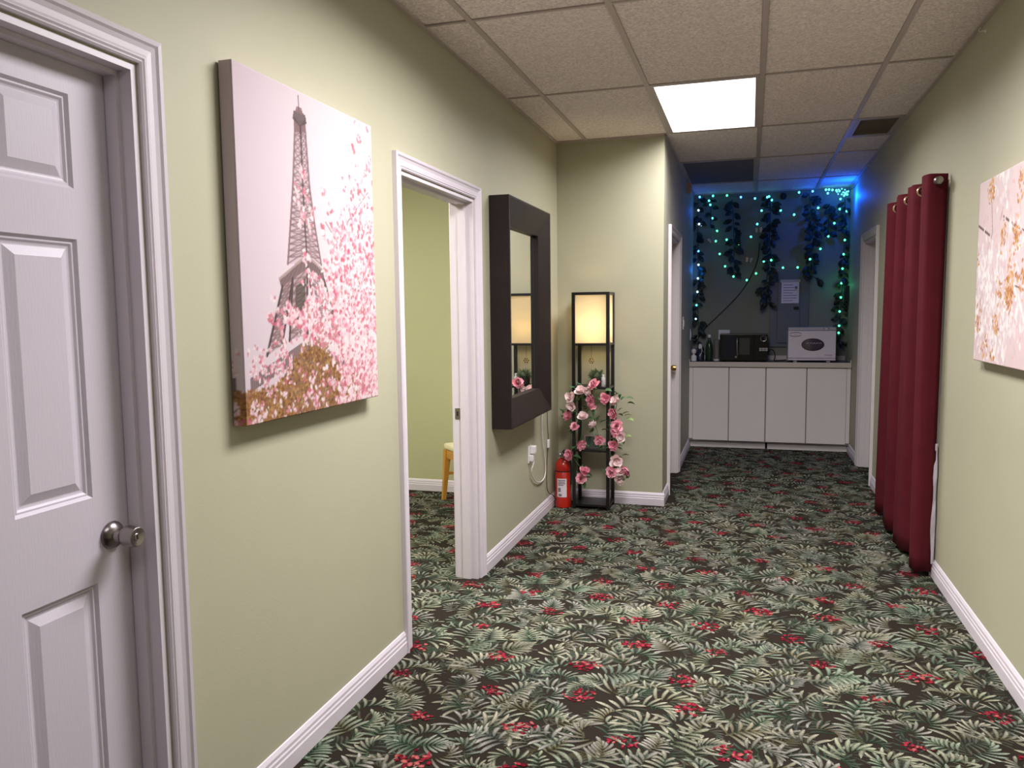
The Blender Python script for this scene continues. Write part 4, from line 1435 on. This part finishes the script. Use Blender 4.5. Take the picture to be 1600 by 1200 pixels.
MB().box(XR - .045, XR - .0005, 8.78, 8.86, p.z - .085, p.z + .075).build('housing', BLACKMATT, t, bevel=.004)
MB().box(XR - .049, XR - .0455, 8.795, 8.845, p.z - .06, p.z + .05).build('front_plate', GLOSSBLACK, t)
cb = [at(x, y, 1, YB - .008) for x, y in ((1187, 380), (1185, 404), (1178, 423), (1167, 444), (1152, 464), (1132, 484), (1112, 503), (1100, 514), (1092, 526))]
tag(MB().tube([tuple(p) for p in cb], .005, 6, 2).build('wall_cable', BLACKMATT), 'thin black cable sagging across the dark end wall', 'cable')
SHINY = mat('clear_foil', lin(200, 200, 206), .12, .8)
for x, y, k in ((1112, 375, 'by the short lit strand'), (1185.5, 360, 'beside the thick middle ivy'), (1170, 407, 'above the black cable'), (1093, 350, 'on the leftmost ivy')):
    p = at(x, y, 1, YB - .012)
    t = thing('butterfly_ornament', 'tiny clear butterfly on the end wall ' + k, 'ornament', tuple(p), 'butterflies on the end wall')
    a = random.uniform(-.6, .6)
    for sg in (-1, 1):
        w = [(0, 0, 0), (sg * .012, -.006, .030), (sg * .036, -.010, .034), (sg * .034, -.009, .004), (sg * .028, -.007, -.022), (sg * .010, -.004, -.020)]
        w = [(p.x + q[0] * math.cos(a) - q[2] * math.sin(a), p.y + q[1], p.z + q[0] * math.sin(a) + q[2] * math.cos(a)) for q in w]
        MB().add(w + [(q[0], q[1] + .0015, q[2]) for q in w], [(0, 1, 2, 3, 4, 5), (6, 7, 8, 9, 10, 11)] + [(i, (i + 1) % 6, 6 + (i + 1) % 6, 6 + i) for i in range(6)]).build('wing', SHINY, t)
    MB().tube([(p.x - .02 * math.sin(-a) * 0, p.y, p.z - .02), (p.x, p.y - .001, p.z + .022)], .0022, 6).build('body', SHINY, t)

# ------------------------------------------------------------------ hanging ivy garlands
random.seed(21)


def ivy(label, pts, w, n, yy=YB - .045):
    P = [at(x, y, 1, yy) for x, y in pts]
    P = [Vector((p.x, p.y, min(p.z, 2.700))) for p in P]
    t = thing('ivy_garland', label, 'garland', tuple(P[0]), 'ivy garlands on the end wall')
    MB().tube([tuple(p) for p in P], .0035, 6, 1).build('stem', LEAF, t)
    cum = [0]
    for a, b in zip(P, P[1:]):
        cum.append(cum[-1] + (b - a).length)
    mb = MB()
    for i in range(n):
        s = cum[-1] * (i + random.random()) / n
        k = max(j for j in range(len(P) - 1) if cum[j] <= s)
        c = P[k].lerp(P[k + 1], (s - cum[k]) / (cum[k + 1] - cum[k]))
        L_ = random.uniform(.065, .115)
        W_ = L_ * random.uniform(.24, .36)
        sd_ = random.choice((-1, 1))
        an = sd_ * random.uniform(.15, 1.25)
        off = Vector((sd_ * random.uniform(0, w * .3), -random.uniform(0, .05), 0))
        d = Vector((math.sin(an), -random.uniform(-.1, .55), -math.cos(an) * random.uniform(.35, 1))).normalized()
        s_ = d.cross(Vector((random.uniform(-.4, .4), 1, random.uniform(-.4, .4)))).normalized()
        nn = d.cross(s_)
        o = c + off
        v = [o, o + d * L_ * .25 + s_ * W_ * .8, o + d * L_ * .6 + s_ * W_, o + d * L_ * .85 + s_ * W_ * .5, o + d * L_ - nn * .01, o + d * L_ * .85 - s_ * W_ * .5, o + d * L_ * .6 - s_ * W_, o + d * L_ * .25 - s_ * W_ * .8,
             o + d * L_ * .55 + nn * .012]
        v = [Vector((max(XN + .006, min(XR - .006, p.x)), min(p.y, YB - .002), p.z)) for p in v]
        mb.add(v, [(i_, (i_ + 1) % 8, 8) for i_ in range(8)])
    stuff(mb.build('leaves', LEAF, t, fix=False))
    return t


ivy('long ivy garland hung at the far left of the end wall', [(1091, 312), (1090, 360), (1091, 420), (1090, 470), (1092, 520), (1090, 545)], .05, 46)
ivy('short thin ivy garland second from the left on the end wall', [(1110, 310), (1111, 335), (1110, 352)], .03, 7)
ivy('wide ivy garland ending above the black cable', [(1144, 312), (1146, 345), (1147, 380), (1147, 410), (1147, 431)], .05, 34)
ivy('thick dark ivy garland hanging left of the breaker panel', [(1203, 306), (1204, 340), (1202, 380), (1205, 400), (1200, 420), (1196, 450), (1198, 478)], .07, 62)
ivy('ivy garland right of the breaker panel ending in a broad leaf', [(1264, 302), (1268, 340), (1271, 375), (1268, 400), (1266, 430), (1278, 436)], .06, 44)
ivy('short ivy tuft between two long garlands on the end wall', [(1296, 318), (1295, 345), (1293, 366)], .04, 14)
ivy('long ivy garland in the corner beside the right wall', [(1320, 310), (1322, 345), (1318, 400), (1315, 450), (1312, 500), (1311, 540)], .05, 52)

# string light: one wire, many small lit bulbs
LED = [(262, 322, 1), (254, 408, 0), (258, 497, 0), (255, 585, 1), (254, 672, 1), (254, 760, 0), (250, 848, 0), (247, 935, 0), (241, 1021, 2), (236, 1110, 0)]
ST2 = [(348, 315, 2), (322, 346, 2), (330, 372, 2), (345, 459, 2), (349, 521, 3), (374, 541, 3), (366, 607, 3), (391, 690, 3), (426, 770, 3), (480, 836, 3), (566, 859, 3), (626, 816, 3), (676, 738, 3), (724, 730, 3), (800, 779, 3), (895, 777, 3), (975, 724, 3), (1042, 657, 3), (1093, 576, 3), (1132, 491, 3), (1167, 400, 3), (1172, 335, 3)]
ST3 = [(436, 598, 3), (516, 625, 3), (593, 579, 2), (634, 497, 2), (662, 410, 2), (699, 323, 2), (728, 342, 2), (785, 409, 2), (872, 436, 2), (904, 292, 2), (992, 285, 1), (1028, 392, 2), (1090, 298, 1)]
ST4 = [(212, 325, 1), (438, 312, 3), (528, 323, 1), (619, 331, 1), (710, 318, 2)]
ST5 = [(1205, 300, 2), (1212, 414, 3), (1207, 507, 3), (1200, 600, 3), (1192, 692, 3), (1185, 785, 3), (1178, 879, 3), (1174, 971, 3), (1166, 1062, 3), (1163, 1154, 3), (1160, 1200, 3)]
ST6 = [(1078, 272, 2), (1098, 274, 2), (1120, 276, 2), (1145, 279, 2), (1165, 283, 2), (1190, 290, 2), (1215, 305, 3), (1195, 312, 3), (1220, 285, 2)]
t = SLIGHT = thing('string_light', 'string of small blue and green bulbs draped across the dark end wall', 'lights', (.2, YB, 2.6))
LEDM = [emit('led_white_blue', (.40, .74, 1.0), 3.0), emit('led_blue', (.08, .36, 1.0), 4.0), emit('led_cyan', (.12, .90, .85), 2.6), emit('led_green', (.10, .90, .46), 2.6)]
LEDMESH = []
for m in LEDM:
    bb = MB().lathe([(.004, -.013), (.009, -.010), (.0118, -.004), (.0118, .005), (.009, .010), (.001, .013)], n=10).build('bulb', m, smooth=True)
    LEDMESH.append(bb.data)
    bpy.data.objects.remove(bb)
wire = MB()
for S in (LED, ST2, ST3, ST4, ST5, ST6):
    pts = []
    for x, y, c in S:
        p = at(x / 4.137 + 1030, y / 4.137 + 230, 1, YB - .085)
        if p.x > XR - .02:
            p.x = XR - .02
        p.z = min(p.z, 2.690)
        pts.append(tuple(p))
        put('bulb', LEDMESH[c], SLIGHT, p, (random.uniform(-.5, .5), random.uniform(-.5, .5), 0), .92)
    wire.tube(pts, .0016, 5, 1)
wire.build('wire', mat('clear_wire', lin(60, 80, 76), .3), SLIGHT)
# blue cluster in the corner at the ceiling (the coil of the string by its plug)
p = Vector((XR - .10, YB - .14, 2.655))
for k in range(8):
    a = 2 * PI * k / 8
    put('bulb', LEDMESH[1 if k % 2 else 2], SLIGHT, p + Vector((.045 * math.cos(a), .02 * math.sin(a * 2), .028 * math.sin(a))), (0, 0, 0), .6)
b = MB().tube([(XR - .01, 8.3, 2.67), (XR - .012, 8.6, 2.65), (XR - .05, YB - .16, 2.66), tuple(p)], .003, 6, 2)
b.build('lead_wire', BLACKMATT, SLIGHT)
for (loc, col, e, r) in (((XR - .075, YB - .48, 2.560), (.003, .095, 1.0), BLUE_W * 1.5, .02), ((.55, YB - .14, 2.66), (.01, .12, 1.0), BLUE_W * .04, .03), ((XN + .09, YB - .30, 2.50), (.01, .12, 1.0), BLUE_W * .10, .03),
                         ((-.55, YB - .14, 1.9), (.01, .22, 1.0), BLUE_W * .10, .03), ((.88, YB - .14, 1.7), (.03, .9, .35), BLUE_W * .05, .03)):
    l_ = bpy.data.lights.new('led_light', 'POINT')
    l_.energy, l_.color, l_.shadow_soft_size = e, col, r
    o = bpy.data.objects.new('led_light', l_)
    COL.objects.link(o)
    o.location = loc
